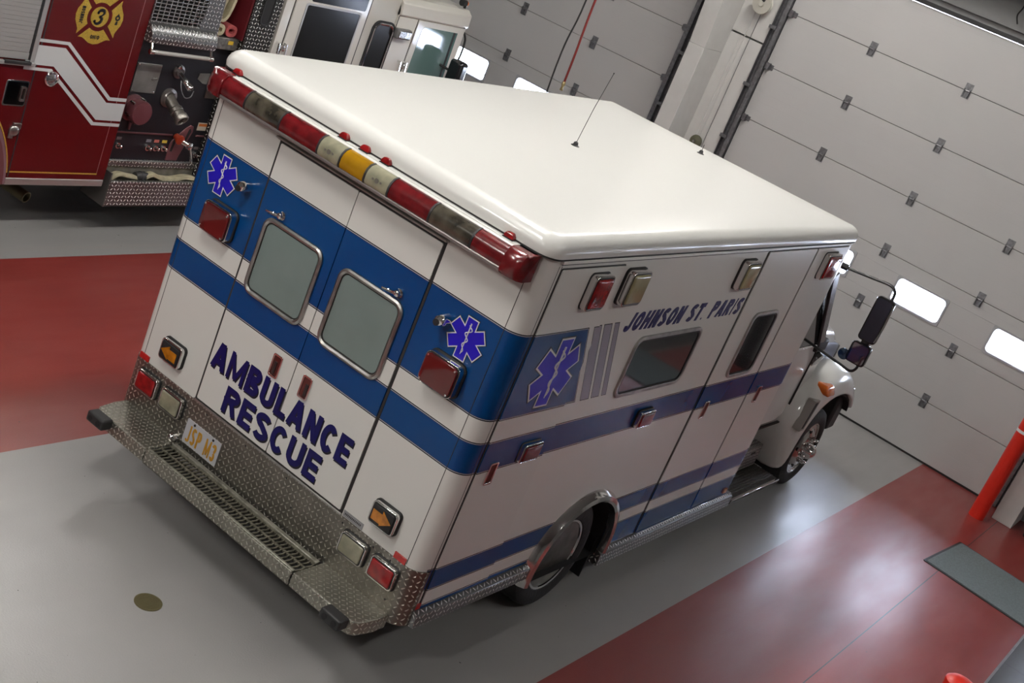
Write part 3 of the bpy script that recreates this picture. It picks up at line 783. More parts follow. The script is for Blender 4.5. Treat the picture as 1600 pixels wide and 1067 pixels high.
# rear step bumper
def bump_end(s):
    e = .64
    pts = [(s*e, -.262), (s*1.065, -.262), (s*1.10, -.252), (s*1.125, -.225), (s*1.150, -.10), (s*1.150, .0), (s*e, .0)]
    bm = N(); plate(bm, lambda u, v, n: (u, v, n), pts, .362, .452)
    return obj('bumper_end', bm, DPS, A, bevel=.010, seg=3, uv=True)
for s in (-1, 1):
    e = bump_end(s)
    bm = N(); c = s*1.015
    bx(bm, WORLD, c-.075, c+.075, -.345, -.262, .398, .466)
    k = obj('rubber_bumper', bm, mat('bumper_rubber', (.020, .020, .021), .5), e, bevel=.014, seg=3)
    bm = N()
    for dx in (-.035, .035): lathe(bm, (c+dx, -.346, .430), (0, 1, 0), [(-.001, .018), (.006, .016), (.012, .010)], 16)
    obj('rubber_bumper_holes', bm, DARK, k)
bm = N(); bx(bm, WORLD, -.632, .632, -.262, -.246, .362, .452); bx(bm, WORLD, -.632, .632, -.262, -.03, .362, .372)
st = obj('step_frame', bm, DPS, A, bevel=.004, uv=True)
bm = N(); bx(bm, WORLD, -.632, .632, -.250, -.232, .444, .456); bx(bm, WORLD, -.632, .632, -.062, -.030, .440, .456); obj('step_rails', bm, mat('worn_aluminium', (.34, .33, .28), .4, .7, noise=.4, nscale=25), A, bevel=.003)
# perforated grip tread: real bars so that light passes through
bm = N()
for yy in (-.228, -.150, -.072): bx(bm, WORLD, -.63, .63, yy-.008, yy+.008, .436, .446)
nb = 42
for i in range(nb):
    x = -.625+1.25*i/(nb-1); tube(bm, [(x, -.228, .442), (x+.014, -.19, .449), (x, -.150, .442), (x+.014, -.11, .449), (x, -.072, .442)], .0062, 5)
obj('grip_tread', bm, mat('worn_grip_steel', (.22, .21, .165), .45, .7, noise=.5, nscale=40), A)
q('step_well', DARK, A, bx, WORLD, -.62, .62, -.235, -.04, .376, .382)
bm = N()
for s in (-1, 1): bx(bm, WORLD, s*.62-.02, s*.62+.02, -.25, .3, .37, .44)
obj('bumper_brackets', bm, DARK, A)

# ---------------- kerb side
def side_door(name, y0, y1, z0, z1, gasket=True, r=.01):
    q('door_gasket', GASKET, A, plate, SIDE, rr(y0-.008, y1+.008, z0-.008, z1+.008, r), -.002, .003)
    return q(name, PAINT, A, plate, SIDE, rr(y0, y1, z0, z1, r), -.002, .009, bevel=.002)
cd = side_door('compartment_door', .142, .788, .500, 2.580)
ed = side_door('entry_door', 2.766, 3.648, .348, 2.600)
fd = side_door('front_compartment_door', 3.676, 4.318, .348, 2.600)
bm = N(); bx(bm, SIDE, 4.330, 4.334, .345, 2.6, -.002, .0012); obj('panel_seam', bm, GASKET, A)
# warning lamps, each with chrome bezel
for y0, y1, z0, z1, L, par in ((.452, .640, 2.350, 2.545, REDB, cd), (.845, 1.055, 2.350, 2.552, mat('ribbed_cream_lens', (.34, .30, .16), .15, coat=.8, noise=.2), A), (2.39, 2.60, 2.356, 2.552, mat('ribbed_cream_lens'), A), (3.865, 4.130, 2.36, 2.558, REDB, fd)):
    b = lamp('warning_lamp', SIDE, y0+.008, y1-.008, z0+.008, z1-.008, .062, L, r=.018, bez=.012, ins=.014, par=None)
for y0, y1 in ((.49, .69), (1.84, 2.045)): lamp('side_marker_lamp', SIDE, y0+.012, y1-.012, 1.400, 1.500, .045, REDL, r=.01, bez=.008, ins=.01)
for y0 in (.236, 2.886, 3.822):
    l = q('latch', CHROME, cd if y0 < 1 else (ed if y0 < 3 else fd), ring, SIDE, rr(y0, y0+.078, 1.290, 1.432, .012), rr(y0+.011, y0+.067, 1.302, 1.420, .008), .008, .019, bevel=.002)
    q('latch_recess', mat('latch_red_brown'), l, plate, SIDE, rr(y0+.010, y0+.068, 1.300, 1.422, .008), .008, .012)
for y0, y1, z0, z1 in ((1.365, 2.235, 1.680, 2.075), (3.020, 3.455, 1.615, 2.115)):
    par = A if y1 < 3 else ed; b0 = 0 if y1 < 3 else .009
    f = q('window_frame', STEEL, par, ring, SIDE, rr(y0-.012, y1+.012, z0-.012, z1+.012, .075, 8), rr(y0+.012, y1-.012, z0+.012, z1-.012, .055, 8), b0-.002, b0+.014, bevel=.003)
    q('window_seal', GASKET, f if par is A else ed, ring, SIDE, rr(y0+.010, y1-.010, z0+.010, z1-.010, .057, 8), rr(y0+.024, y1-.024, z0+.024, z1-.024, .045, 8), b0-.001, b0+.010)
    q('window_pane', GLASS_D, f if par is A else ed, plate, SIDE, rr(y0+.018, y1-.018, z0+.018, z1-.018, .05, 8), b0-.001, b0+.006)
star(lambda u, v, n: SIDE(u, v, n+.009), .500, 1.955, .212, cd)
b = q('lettering', NAVY, A, strokes, 'JOHNSON ST. PARIS', SIDE, 1.105, 2.700, 2.140, 2.262, .0005, .0022, .30, .25, .24, smooth=0)
b['label'] = 'navy slanted lettering'
q('reflector', REFL_R, A, bx, SIDE, .10, .17, .505, .54, -.001, .008)
q('reflector', mat('amber_reflector', (.5, .12, .02), .25, coat=.5), A, bx, SIDE, 4.23, 4.29, .37, .41, -.001, .02)

# lower skirt rails, perforated tread plate
def skirt(y0, y1, z1, h=.09):
    bm = N(); pr = [(1.19, z1), (1.236, z1), (1.262, z1-.018), (1.262, z1-h), (1.19, z1-h)]
    loft(bm, [[(x, y, z) for x, z in pr] for y in (y0, y1)]); obj('skirt_rail', bm, DPF, A, bevel=.004, uv=True)
skirt(.09, 1.285, .500, .095); skirt(2.235, 4.43, .338, .115)
q('skirt_trim', CHROME, A, bx, SIDE, 2.78, 4.33, .336, .346, 0., .018, bevel=.002)
# chrome wheel flare
rg = []
for i in range(25):
    t = -.18+1.36*i/24; a = pi-pi*t
    cy_ = ARC[0]; 
    if t < 0: py, pz, d = cy_-ARC[1], ARC[3]-(-t)*.45, (-1, 0)
    elif t > 1: py, pz, d = cy_+ARC[1], ARC[3]-(t-1)*.45, (1, 0)
    else: py, pz, d = cy_+ARC[1]*cos(a), ARC[3]+(ARC[2]-ARC[3])*sin(a), (cos(a), sin(a))
    sec = [(-.010, .0), (-.006, .050), (.012, .062), (.040, .052), (.060, .018), (.064, -.001), (.01, -.002)]
    rg.append([SIDE(py+d[0]*r_, pz+d[1]*r_, n_) for r_, n_ in sec])
bm = N(); loft(bm, rg); obj('wheel_flare', bm, CHROME, A)

# wheels
def wheel(cy_, x_out, dual, rim_m, label):
    """axis along x, outer face towards +x"""
    c = (x_out, cy_, .405)
    wd = .235
    bm = N(); lathe(bm, c, (-1, 0, 0), [(.035, .262), (.012, .275), (.0, .310), (.004, .355), (.022, .392), (.05, .405), (wd-.05, .405), (wd-.02, .39), (wd, .35), (wd, .27)], 48)
    t = obj('tyre', bm, TIRE, A)
    if dual:
        prof = [(.028, .262), (.020, .268), (.022, .252), (.034, .246), (.06, .236), (.12, .225), (.145, .19), (.148, .10), (.142, .0)]
    else:
        prof = [(.028, .262), (.018, .268), (.018, .255), (.03, .246), (.045, .232), (.022, .200), (.000, .165), (-.004, .12), (-.004, .0)]
    bm = N(); lathe(bm, c, (-1, 0, 0), prof, 48); rim = obj('wheel_rim', bm, rim_m, t)
    if dual:
        bm = N(); lathe(bm, c, (-1, 0, 0), [(.030, .264), (.016, .268), (.018, .253), (.034, .247)], 48); obj('rim_lip', bm, CHROME, t)
    bm = N()
    hub0 = .145 if dual else -.002
    hp = [(hub0, .085), (hub0-.05, .075), (hub0-.085, .06), (hub0-.10, .035), (hub0-.105, .0)]
    lathe(bm, c, (-1, 0, 0), hp, 24); obj('hub', bm, CHROME, t)
    for k in range(8):
        a = 2*pi*k/8+.2; p_ = (x_out-hub0, cy_+.125*cos(a), .405+.125*sin(a))
        bm = N(); lathe(bm, p_, (1, 0, 0), [(0, .020), (.012, .020), (.014, .015), (.050, .014), (.058, .008)], 10); obj('lug_nut', bm, CHROME, t)
    bm = N()
    for k in range(5):
        a = 2*pi*k/5+.5; rr_ = .185; d0 = .152 if dual else .016
        p_ = Vector((x_out-d0+.006, cy_+rr_*cos(a), .405+rr_*sin(a)))
        lathe(bm, p_, (1, 0, 0), [(-.004, .020), (.002, .020), (.003, .018)], 14)
    obj('hand_holes', bm, BLACK, t)
    return t
RIMM = mat('polished_rim', (.50, .48, .45), .18, 1.0, noise=.15, nscale=6)
RIMD = mat('dull_rim', (.17, .16, .14), .38, .9, noise=.35, nscale=9)
wheel(1.71, 1.195, True, RIMD, '')
wheel(6.17, 1.175, False, RIMM, '')
for (cy_, x0, x1) in ((1.71, .68, .915), (1.71, -1.195, -.70), (6.17, -1.175, -.94)):
    bm = N(); lathe(bm, (x1, cy_, .405), (-1, 0, 0), [(.0, .25), (.0, .35), (.03, .405), (x1-x0-.03, .405), (x1-x0, .35), (x1-x0, .25)], 40); obj('tyre', bm, TIRE, A)
bm = N(); plate(bm, lambda u, v, n: (u, n, v), [(.65, .09), (1.19, .09), (1.19, .42), (.65, .42)], 2.215, 2.225); obj('mud_flap', bm, BLACK, A)

# ---------------- cab and bonnet
CAB = mat('cab_white', (.74, .735, .71), .22, coat=.6)
cab_sec = lambda y, w, z0, z1, wt, r=.06: (y, w, z0, z1, wt)
bm = N()
def ringat(y, w, z0, zb, zt, wt, r=.08):
    """half-width w up to belt zb, narrowing to wt at zt"""
    p = [(w*.9, z0), (w, z0+.08), (w+.01, zb-.1), (w, zb), (wt+.01, zt-r*1.2), (wt-r*.3, zt-r*.3), (wt-r*1.2, zt)]
    p = p + [(-x, z) for x, z in p[::-1]]
    return [(x, y, z) for x, z in p]
loft(bm, [ringat(4.43, 1.0, .66, 1.50, 2.36, .90), ringat(5.30, 1.0, .66, 1.50, 2.38, .90), ringat(5.42, 1.0, .66, 1.50, 2.28, .88), ringat(5.86, .99, .80, 1.44, 1.52, .93, .03)])
cb = obj('cab_shell', bm, CAB, A)
def cabside(u, v, n):       # u = y, v = z on the cab flank (+x)
    x = 1.012 if v <= 1.5 else 1.002-(v-1.5)*.115
    return (x+n, u, v)
q('door_seam', GASKET, A, ring, cabside, [(4.62, .70), (5.60, .70), (5.60, 1.50), (5.22, 2.22), (4.62, 2.22)], [(4.632, .712), (5.588, .712), (5.588, 1.497), (5.214, 2.208), (4.632, 2.208)], -.02, .004)
q('cab_side_window', GLASS_D, A, plate, cabside, [(4.66, 1.52), (5.55, 1.52), (5.50, 1.60), (5.20, 2.16), (4.66, 2.16)], -.02, .006)
q('window_trim', CHROME, A, bx, cabside, 4.64, 5.58, 1.500, 1.515, -.01, .016, bevel=.003)
bm = N(); ribbon(bm, [cabside(5.56, 1.52, .02), cabside(5.16, 2.20, .06)], (0, .8, .35), .10, .03); obj('window_visor', bm, mat('smoked_visor', (.05, .05, .052), .25, coat=.5), A, bevel=.006)
bm = N(); plate(bm, lambda u, v, n: (u, 5.40+(2.26-v)*.60+.006+n, v), [(-.84, 2.22), (.84, 2.22), (.90, 1.56), (-.90, 1.56)], -.004, .012); obj('windscreen', bm, GLASS_G, A)
# bonnet
bm = N()
def bon(y, w, z0, z1, r):
    p = [(w, z0), (w, z1-r), (w-r*.3, z1-r*.3), (w-r, z1)]
    return [(x, y, z) for x, z in p+[(-x, z) for x, z in p[::-1]]]
loft(bm, [bon(5.60, .95, .80, 1.58, .14), bon(5.95, .93, .80, 1.56, .14), bon(6.5, .88, .7, 1.48, .16), bon(6.85, .82, .6, 1.38, .2), bon(7.0, .72, .6, 1.22, .2)])
obj('bonnet', bm, CAB, A, bevel=.02, seg=3)
bm = N()
for s in (1, -1): loft(bm, [[(s*x, y, z) for x, z in ((w, z0), (w+.012, z0+.02), (w+.012, z0+.14), (w, z0+.16))] for y, w, z0 in ((5.62, .947, 1.28), (5.95, .928, 1.27), (6.5, .878, 1.20), (6.8, .828, 1.13))])
obj('bonnet_band', bm, mat('band_blue', (.001, .046, .175), .3, coat=.4), A)
# fenders
def fender(s):
    bm = N(); cyf, zc = 6.17, .405
    rings = []
    ys = [(5.56, .30), (5.60, .62), (5.72, .90), (5.90, 1.06), (6.17, 1.15), (6.45, 1.12), (6.70, 1.00), (6.84, .84), (6.88, .62)]
    # section at each station from inner bonnet to outer lip, then underside following the arch
    outer = [(5.59, .25), (5.55, .50), (5.52, .80), (5.66, 1.05), (5.98, 1.20), (6.25, 1.24), (6.50, 1.22), (6.72, 1.14), (6.88, 1.00), (6.95, .88), (6.97, .80)]
    inner = [(5.63, .24), (5.66, .50), (5.73, .72), (5.85, .88), (6.03, .965), (6.25, .99), (6.46, .975), (6.64, .93), (6.78, .86), (6.86, .79), (6.90, .73)]
    bm2 = N(); loft(bm2, [[(s*x, yi, zi-.012), (s*x, yi, zi+.012)] for x in (.6,) for yi, zi in inner][:0] or [[(s*.62, y, z) for y, z in inner]+[(s*.62, y+.02*(y > 6.2), z-.02) for y, z in inner[::-1]], [(s*1.18, y, z) for y, z in inner]+[(s*1.18, y, z-.02) for y, z in inner[::-1]]]); obj('fender_liner', bm2, DARK, A)
    for (ya, za), (yi, zi) in zip(outer, inner):
        rings.append([(s*.70, ya, za+.02), (s*1.00, ya, za), (s*1.13, ya*.85+yi*.15, za*.85+zi*.15), (s*1.195, ya*.5+yi*.5, za*.5+zi*.5), (s*1.215, ya*.08+yi*.92, za*.08+zi*.92), (s*1.205, yi, zi), (s*.70, yi, zi)])
    loft(bm, rings)
    o = obj('fender', bm, CAB, A, smooth=60)
    m_ = o.modifiers.new('s', 'SUBSURF'); m_.levels = 1; m_.render_levels = 2
    return o
for s in (1, -1): fender(s)
bm = N(); bx(bm, WORLD, -1.05, 1.05, 6.90, 7.05, .42, .66); obj('front_bumper', bm, CHROME, A, bevel=.02)
q('front_valance', BLACK, A, bx, WORLD, .66, 1.12, 6.74, 6.96, .48, .90, bevel=.03)
q('engine_bay_panel', DARK, A, bx, WORLD, .60, .70, 5.6, 6.88, .3, 1.15)
q('fender_vent', mat('vent_frame', (.30, .28, .26), .5), A, ring, lambda u, v, n: (1.165+n+(1.0-v)*.06, u, v), [(5.565, .72), (5.66, .72), (5.80, 1.00), (5.68, 1.00)], [(5.583, .735), (5.65, .735), (5.782, .985), (5.692, .985)], -.05, .028)
q('vent_opening', BLACK, A, plate, lambda u, v, n: (1.165+n+(1.0-v)*.06, u, v), [(5.58, .733), (5.652, .733), (5.785, .987), (5.69, .987)], -.05, .022)
bm = N(); pillow(bm, lambda u, v, n: (1.165+n-(v-1.07)*.5, u, v), rr(5.84, 6.05, 1.035, 1.125, .04, 5), -.06, .045, .02); obj('side_turn_signal', bm, mat('orange_lens', (.65, .13, .01), .15, coat=.8), A)
bm = N(); lathe(bm, (1.09, 6.92, .90), (0, 1, 0), [(-.05, .03), (-.04, .055), (.03, .06), (.05, .045), (.055, .0)], 20); obj('headlamp_pod', bm, CHROME, A)
bm = N(); tube(bm, [(.95, 6.85, .86), (1.09, 6.92, .90)], .02); obj('pod_arm', bm, CHROME, A)
bm = N(); tube(bm, [(.98, 5.66, 1.36), (1.04, 5.66, 1.34)], .07, 18); obj('horn_cover', bm, mat('dull_chrome', (.25, .24, .24), .25, .9), A)
bm = N(); bx(bm, WORLD, .88, 1.035, 5.50, 5.74, 1.43, 1.55); obj('cowl_panel', bm, BLACK, A, bevel=.02)
# mirrors
bm = N(); tube(bm, smoothpath([(.99, 5.08, 2.30), (1.06, 5.1, 2.30), (1.30, 5.1, 2.325), (1.44, 5.1, 2.338), (1.50, 5.1, 2.31), (1.512, 5.1, 2.25), (1.51, 5.1, 2.20)]), .013, 8)
tube(bm, [(.98, 5.08, 2.30), (1.07, 5.1, 2.302)], .030, 8)
obj('mirror_arm', bm, mat('black_powder_coat', (.02, .02, .022), .35), A)
bm = N(); tube(bm, smoothpath([(1.00, 5.1, 1.60), (1.15, 5.1, 1.585), (1.36, 5.1, 1.565), (1.47, 5.1, 1.555), (1.51, 5.1, 1.60), (1.505, 5.1, 1.66)]), .012, 8)
ma = obj('mirror_arm', bm, mat('black_powder_coat', (.02, .02, .022), .35), A)
MH = mat('black_gloss_plastic', (.010, .010, .012), .18, coat=.5)
def mir(z0, z1, x0, x1, nm):
    bm = N(); rs = []
    for d, k in ((-.012, .0), (.0, -.004), (.04, -.002), (.085, .018), (.10, .04)):
        rs.append([(x, 5.06+d, z) for x, z in rr(x0+k, x1-k, z0+k, z1-k, .032, 5)])
    loft(bm, rs); o = obj(nm, bm, MH, A)
    q('mirror_glass', mat('dark_reflection_face', (.03, .03, .045), .08, .2, coat=.3) if z0 > 1.7 else mat('mirror_silver', (.45, .46, .50), .04, 1.0), o, plate, lambda u, v, n: (u, 5.048-n, v), rr(x0+.010, x1-.010, z0+.010, z1-.010, .025, 5), -.002, .002)  # tall mirror's dark reflection is painted into its glass colour
    return o
mir(1.845, 2.235, 1.408, 1.558, 'mirror_head'); mir(1.635, 1.815, 1.395, 1.560, 'convex_mirror_head')
bm = N(); bx(bm, WORLD, 1.45, 1.52, 5.07, 5.12, 1.80, 1.86); obj('mirror_joint', bm, MH, A)
bm = N(); tube(bm, smoothpath([(1.555, 5.045, 1.87), (1.567, 5.045, 2.0), (1.562, 5.045, 2.21)]), .008, 6); obj('mirror_trim', bm, CHROME, A)
bm = N(); lathe(bm, (1.36, 5.10, 1.655), (0, -1, 0), [(-.03, .02), (-.01, .045), (0, .05), (.008, .045), (.012, .0)], 20); obj('spot_mirror', bm, mat('blue_mirror', (.10, .16, .24), .1, .8), A)
# cab steps
bm = N(); pr = [(.95, .215), (1.245, .215), (1.262, .230), (1.262, .258), (1.235, .262), (.95, .262)]
loft(bm, [[(x, y, z) for x, z in pr] for y in (4.46, 5.50)]); sb = obj('running_board', bm, mat('dark_tread', (.07, .065, .055), .45, .7, noise=.4, nscale=40), A, bevel=.003)
bm = N()
for i in range(9): tube(bm, [(.97+i*.028, 4.47, .264), (.97+i*.028, 5.49, .264)], .006, 6)
obj('tread_ribs', bm, mat('dark_tread'), sb)
q('board_edge', CHROME, sb, bx, WORLD, 1.240, 1.266, 4.47, 5.50, .252, .266, bevel=.004)
bm = N(); bx(bm, WORLD, .62, 1.02, 4.50, 5.42, .28, .50); b = obj('battery_box', bm, DPF, A, bevel=.012, uv=True)
bm = N()
for y in (4.72, 4.98, 5.24): bx(bm, WORLD, 1.019, 1.024, y-.045, y+.045, .428, .445)
obj('box_slots', bm, BLACK, b)
bm = N(); bx(bm, WORLD, .62, .93, 4.52, 5.30, .52, .66); obj('upper_step_box', bm, DPF, A, bevel=.01, uv=True)
bm = N(); lathe(bm, (.80, 5.36, .60), (0, 1, 0), [(-.06, .075), (.05, .075), (.06, .05)], 18); obj('air_tank', bm, BLACK, A)

# aerials on the roof
for (x, y, h, lean) in ((-.039, 2.035, .50, .06), (-.087, 4.028, .05, .0)):
    bm = N(); lathe(bm, (x, y, 2.750), (0, 0, 1), [(0, .030), (.008, .030), (.014, .018), (.030, .014), (.036, .006)], 16); a_ = obj('aerial_base', bm, BLACK, A)
    bm = N(); tube(bm, [(x, y, 2.78), (x+lean*.4, y, 2.78+h*.5), (x+lean, y, 2.78+h)], .0022, 5); 
    if h > .1: lathe(bm, (x+lean, y, 2.78+h), (0, 0, 1), [(0, .004), (.008, .004)], 8)
    obj('aerial_whip', bm, GASKET, a_)

# ================================================================== FIRE ENGINE
T = thing('fire_engine', 'red fire engine with white cab and pump panel parked behind the ambulance', 'fire engine', (-5.37, 2.0, 0))
TX = -2.40
bm = N(); pts = [(-2.4, .56), (-2.4, 3.0), (2.045, 3.0), (2.045, .56), (1.075, .56)]
for i in range(25):
    a = R(4+172*i/24); pts.append((.12+.955*cos(a), .45+.955*sin(a)))
pts.append((-.83, .56))
plate(bm, TRK, pts, TX, 0.); obj('body', bm, REDP, T, bevel=.006)
q('rocker_trim', mat('satin_trim', (.42, .40, .38), .3, .6), T, bx, TRK, 1.085, 2.045, .497, .560, -.06, .004, bevel=.01, seg=3)
q('body_seam', BLACK, T, bx, TRK, 1.098, 1.110, .57, 3.0, -.01, .0015)
q('edge_seam', mat('thin_light_line', (.26, .10, .10), .4), T, bx, TRK, 1.950, 1.955, .62, 3.0, -.01, .0012)
# wheel arch trim and gold leaf line
bm = N(); rg = []
for i in range(33):
    a = R(4+172*i/32); d = (cos(a), sin(a)); rg.append([TRK(.12+d[0]*r_, .45+d[1]*r_, n_) for r_, n_ in ((.955, -.05), (.962, .02), (.93, .035), (.885, .02), (.875, -.15))])
loft(bm, rg); obj('wheel_arch_trim', bm, PINK, T)
GOLD = mat('gold_leaf', (.62, .42, .07), .3, .5, noise=.35, nscale=220)
bm = N(); bx(bm, TRK, 1.108, 1.955, .606, .618, 0., .0016)
pp = [(.12+.985*cos(R(a)), .45+.985*sin(R(a))) for a in range(9, 172, 3)]; pin = [(.12+.974*cos(R(a)), .45+.974*sin(R(a))) for a in range(9, 172, 3)]
for i in range(len(pp)-1): plate(bm, TRK, [pp[i], pp[i+1], pin[i+1], pin[i]], 0., .0016)
obj('gold_line', bm, GOLD, T)
# white reflective stripe
def pstrip(name, top, bot, m, n=.002):
    bm = N()
    for i in range(len(top)-1): plate(bm, TRK, [top[i], top[i+1], bot[i+1], bot[i]], 0., n)
    return obj(name, bm, m, T, smooth=0)
REFW = mat('reflective_white', (.52, .54, .54), .35)
pstrip('stripe_edge', [(1.00, 1.722), (1.352, 1.722), (1.872, 1.302), (2.045, 1.302)], [(1.00, 1.697), (1.340, 1.697), (1.862, 1.273), (2.045, 1.273)], REFW)
pstrip('stripe', [(1.00, 1.670), (1.328, 1.670), (1.850, 1.252), (2.045, 1.252)], [(1.00, 1.512), (1.262, 1.512), (1.790, 1.098), (2.045, 1.098)], REFW)
pstrip('stripe_edge', [(1.00, 1.490), (1.250, 1.490), (1.776, 1.076), (2.045, 1.076)], [(1.00, 1.466), (1.238, 1.466), (1.762, 1.049), (2.045, 1.049)], REFW)
# roll-up shutter compartment
q('shutter_frame', ALU, T, bx, TRK, -1.0, 1.075, 1.500, 1.530, 0., .035, bevel=.004)
q('shutter_frame', mat('frame_white_alloy', (.45, .45, .45), .35, .5), T, bx, TRK, 1.035, 1.075, 1.52, 3.0, 0., .012, bevel=.003)
q('shutter_channel', BLACK, T, bx, TRK, 1.012, 1.037, 1.545, 3.0, 0., .008)
bm = N()
z = 1.545
bx(bm, TRK, -1.0, 1.012, 1.545, 1.600, 0., .012)
z = 1.602
while z < 3.0: bx(bm, TRK, -1.0, 1.012, z, z+.0325, -.01, .006); z += .034
obj('shutter', bm, mat('shutter_slat', (.34, .335, .325), .45, .3), T, bevel=.002)
q('shutter_pull_bar', BLACK, T, bx, TRK, .80, 1.03, 1.512, 1.538, .012, .045, bevel=.004)
# inset handle plate, latch, round lamp
f = q('handle_plate', CHROME, T, plate, TRK, rr(.885, 1.088, 1.165, 1.375, .02), 0., .006, bevel=.002)
q('plate_centre', mat('dark_mirror', (.10, .10, .105), .12, 1.0), f, plate, TRK, rr(.897, 1.076, 1.177, 1.363, .015), .005, .008)
q('pull_handle', STEEL, f, ring, TRK, rr(1.02, 1.065, 1.21, 1.33, .01), rr(1.030, 1.055, 1.222, 1.318, .006), .007, .020)
bm = N(); lathe(bm, TRK(1.05, .965, 0), (1, 0, 0), [(0, .045), (.015, .045), (.025, .035), (.03, .012)], 18); bx(bm, TRK, 1.03, 1.10, .98, 1.03, 0, .02); bx(bm, TRK, 1.01, 1.05, .90, .94, 0, .016)
obj('compartment_latch', bm, STEEL, T, bevel=.003)
bm = N(); lathe(bm, TRK(1.262, 1.415, 0), (1, 0, 0), [(0, .062), (.018, .062), (.024, .052), (.016, .044)], 28); l = obj('round_lamp', bm, CHROME, T)
bm = N(); lathe(bm, TRK(1.262, 1.415, 0), (1, 0, 0), [(.004, .045), (.016, .040), (.022, .02), (.023, .0)], 24); obj('lamp_glass', bm, mat('lamp_silver', (.35, .35, .35), .15, .8, noise=.6, nscale=60), l)

# Maltese cross emblem
EC = (1.560, 1.955)
em = q('maltese_emblem', GOLD, T, plate, TRK, circ(EC[0], EC[1], .083, 32), 0., .003)
def pol(r_, a): return (EC[0]+r_*cos(R(a)), EC[1]+r_*sin(R(a)))
for k in range(4):
    a0 = 90*k
    pts = [pol(.118, a0+a) for a in (-34, -22, -11, 0, 11, 22, 34)] + [pol(.235, a0+41), pol(.213, a0+33), pol(.212, a0+24), pol(.222, a0+12), pol(.226, a0), pol(.222, a0-12), pol(.212, a0-24), pol(.213, a0-33), pol(.235, a0-41)]
    q('emblem_arm', GOLD, em, plate, TRK, pts, 0., .003)
E3 = lambda u, v, n: TRK(EC[0]+u, EC[1]+v, n)
path = smoothpath([(-.030, .030, 0), (-.022, .048, 0), (.004, .058, 0), (.028, .046, 0), (.022, .020, 0), (-.006, .002, 0), (.018, -.004, 0), (.024, -.030, 0), (.000, -.055, 0), (-.026, -.052, 0), (-.040, -.036, 0)], 6)
bm = N(); n_ = len(path)
for i in range(n_-1):
    p0, p1 = path[i], path[i+1]; d = (p1-p0).normalized(); nn = Vector((-d.y, d.x, 0)); t = i/(n_-1)
    w_ = lambda t: .0055+.0085*abs(sin(t*pi*2.0+.3))
    a, b = nn*w_(t), nn*w_((i+1)/(n_-1))
    plate(bm, lambda u, v, n: E3(u+v*.12, v, n), [(p0.x+a.x, p0.y+a.y), (p1.x+b.x, p1.y+b.y), (p1.x-b.x, p1.y-b.y), (p0.x-a.x, p0.y-a.y)], .0028, .0045)
for x, y, r_ in ((-.026, .033, .012), (-.036, -.038, .012)): plate(bm, lambda u, v, n: E3(u+v*.12, v, n), circ(x, y, r_, 12), .0028, .0045)
obj('emblem_numeral', bm, BLKV, em, smooth=0)
q('emblem_lettering', BLKV, em, strokes, 'OHIO', E3, -.042, .044, -.182, -.150, .0028, .0045, 0., .22, .2, smooth=0)
q('emblem_lettering', BLKV, em, strokes, 'JOHNSON', lambda u, v, n: E3(-v, u, n), -.070, .070, .150, .182, .0028, .0045, 0., .22, .2, smooth=0)
q('emblem_lettering', BLKV, em, strokes, 'ST. PARIS', E3, -.072, .072, .150, .182, .0028, .0045, 0., .22, .2, smooth=0)
bm = N(); ring(bm, E3, circ(.170, .012, .024, 16), circ(.170, .012, .010, 16), .0028, .0045); plate(bm, E3, [(.155, -.045), (.180, -.045), (.178, -.015), (.162, -.015)], .0028, .0042); plate(bm, E3, [(.160, .035), (.182, .033), (.172, .050)], .0028, .0042)
obj('emblem_pictogram', bm, BLKV, em)

# pump panel
q('pump_panel', PUMPK, T, bx, TRK, 2.045, 3.20, .56, 1.80, -.30, -.130)
q('pump_roof', BLACK, T, bx, TRK, 2.045, 3.48, 1.80, 3.0, TX, -.45)
bm = N(); bx(bm, TRK, 2.045, 3.5, .56, .58, -1.2, -.13); obj('pump_base', bm, DARK, T)
PN = lambda u, v, n: TRK(u, v, n-.13)
f = q('gauge_cover', mat('grey_reflection_panel', (.17, .165, .155), .30, .4, noise=.3, nscale=6), T, bx, PN, 2.165, 2.428, 1.325, 1.588, 0., .012, bevel=.003)  # grey reflection is put into the cover's colour
bm = N()
for a, c in ((2.18, 1.34), (2.41, 1.34), (2.18, 1.575), (2.415, 1.575)): lathe(bm, PN(a, c, .012), (1, 0, 0), [(0, .008), (.004, .008), (.006, .004)], 8)
obj('cover_bolts', bm, CHROME, f)
bm = N(); lathe(bm, PN(2.375, 1.46, .012), (1, 0, 0), [(0, .01), (.01, .01)], 10); tube(bm, [PN(2.35, 1.455, .022), PN(2.40, 1.47, .022)], .006); obj('cover_latch', bm, STEEL, f)
q('side_plate', mat('grey_reflection_panel'), T, plate, PN, [(2.86, 1.50), (2.87, 1.55), (2.99, 1.56), (2.98, 1.46), (2.93, 1.46)], 0., .008)
q('side_plate', mat('dull_panel', (.20, .18, .16), .3, .9, noise=.3, nscale=12), T, bx, PN, 3.0, 3.18, 1.33, 1.58, 0., .014, bevel=.003)
q('warning_sticker', mat('sticker_cream', (.45, .40, .32), .6), T, bx, PN, 3.035, 3.18, 1.015, 1.09, 0., .003)
q('sticker_print', mat('sticker_orange', (.55, .16, .03), .6), T, bx, PN, 3.045, 3.17, 1.055, 1.080, .002, .004)
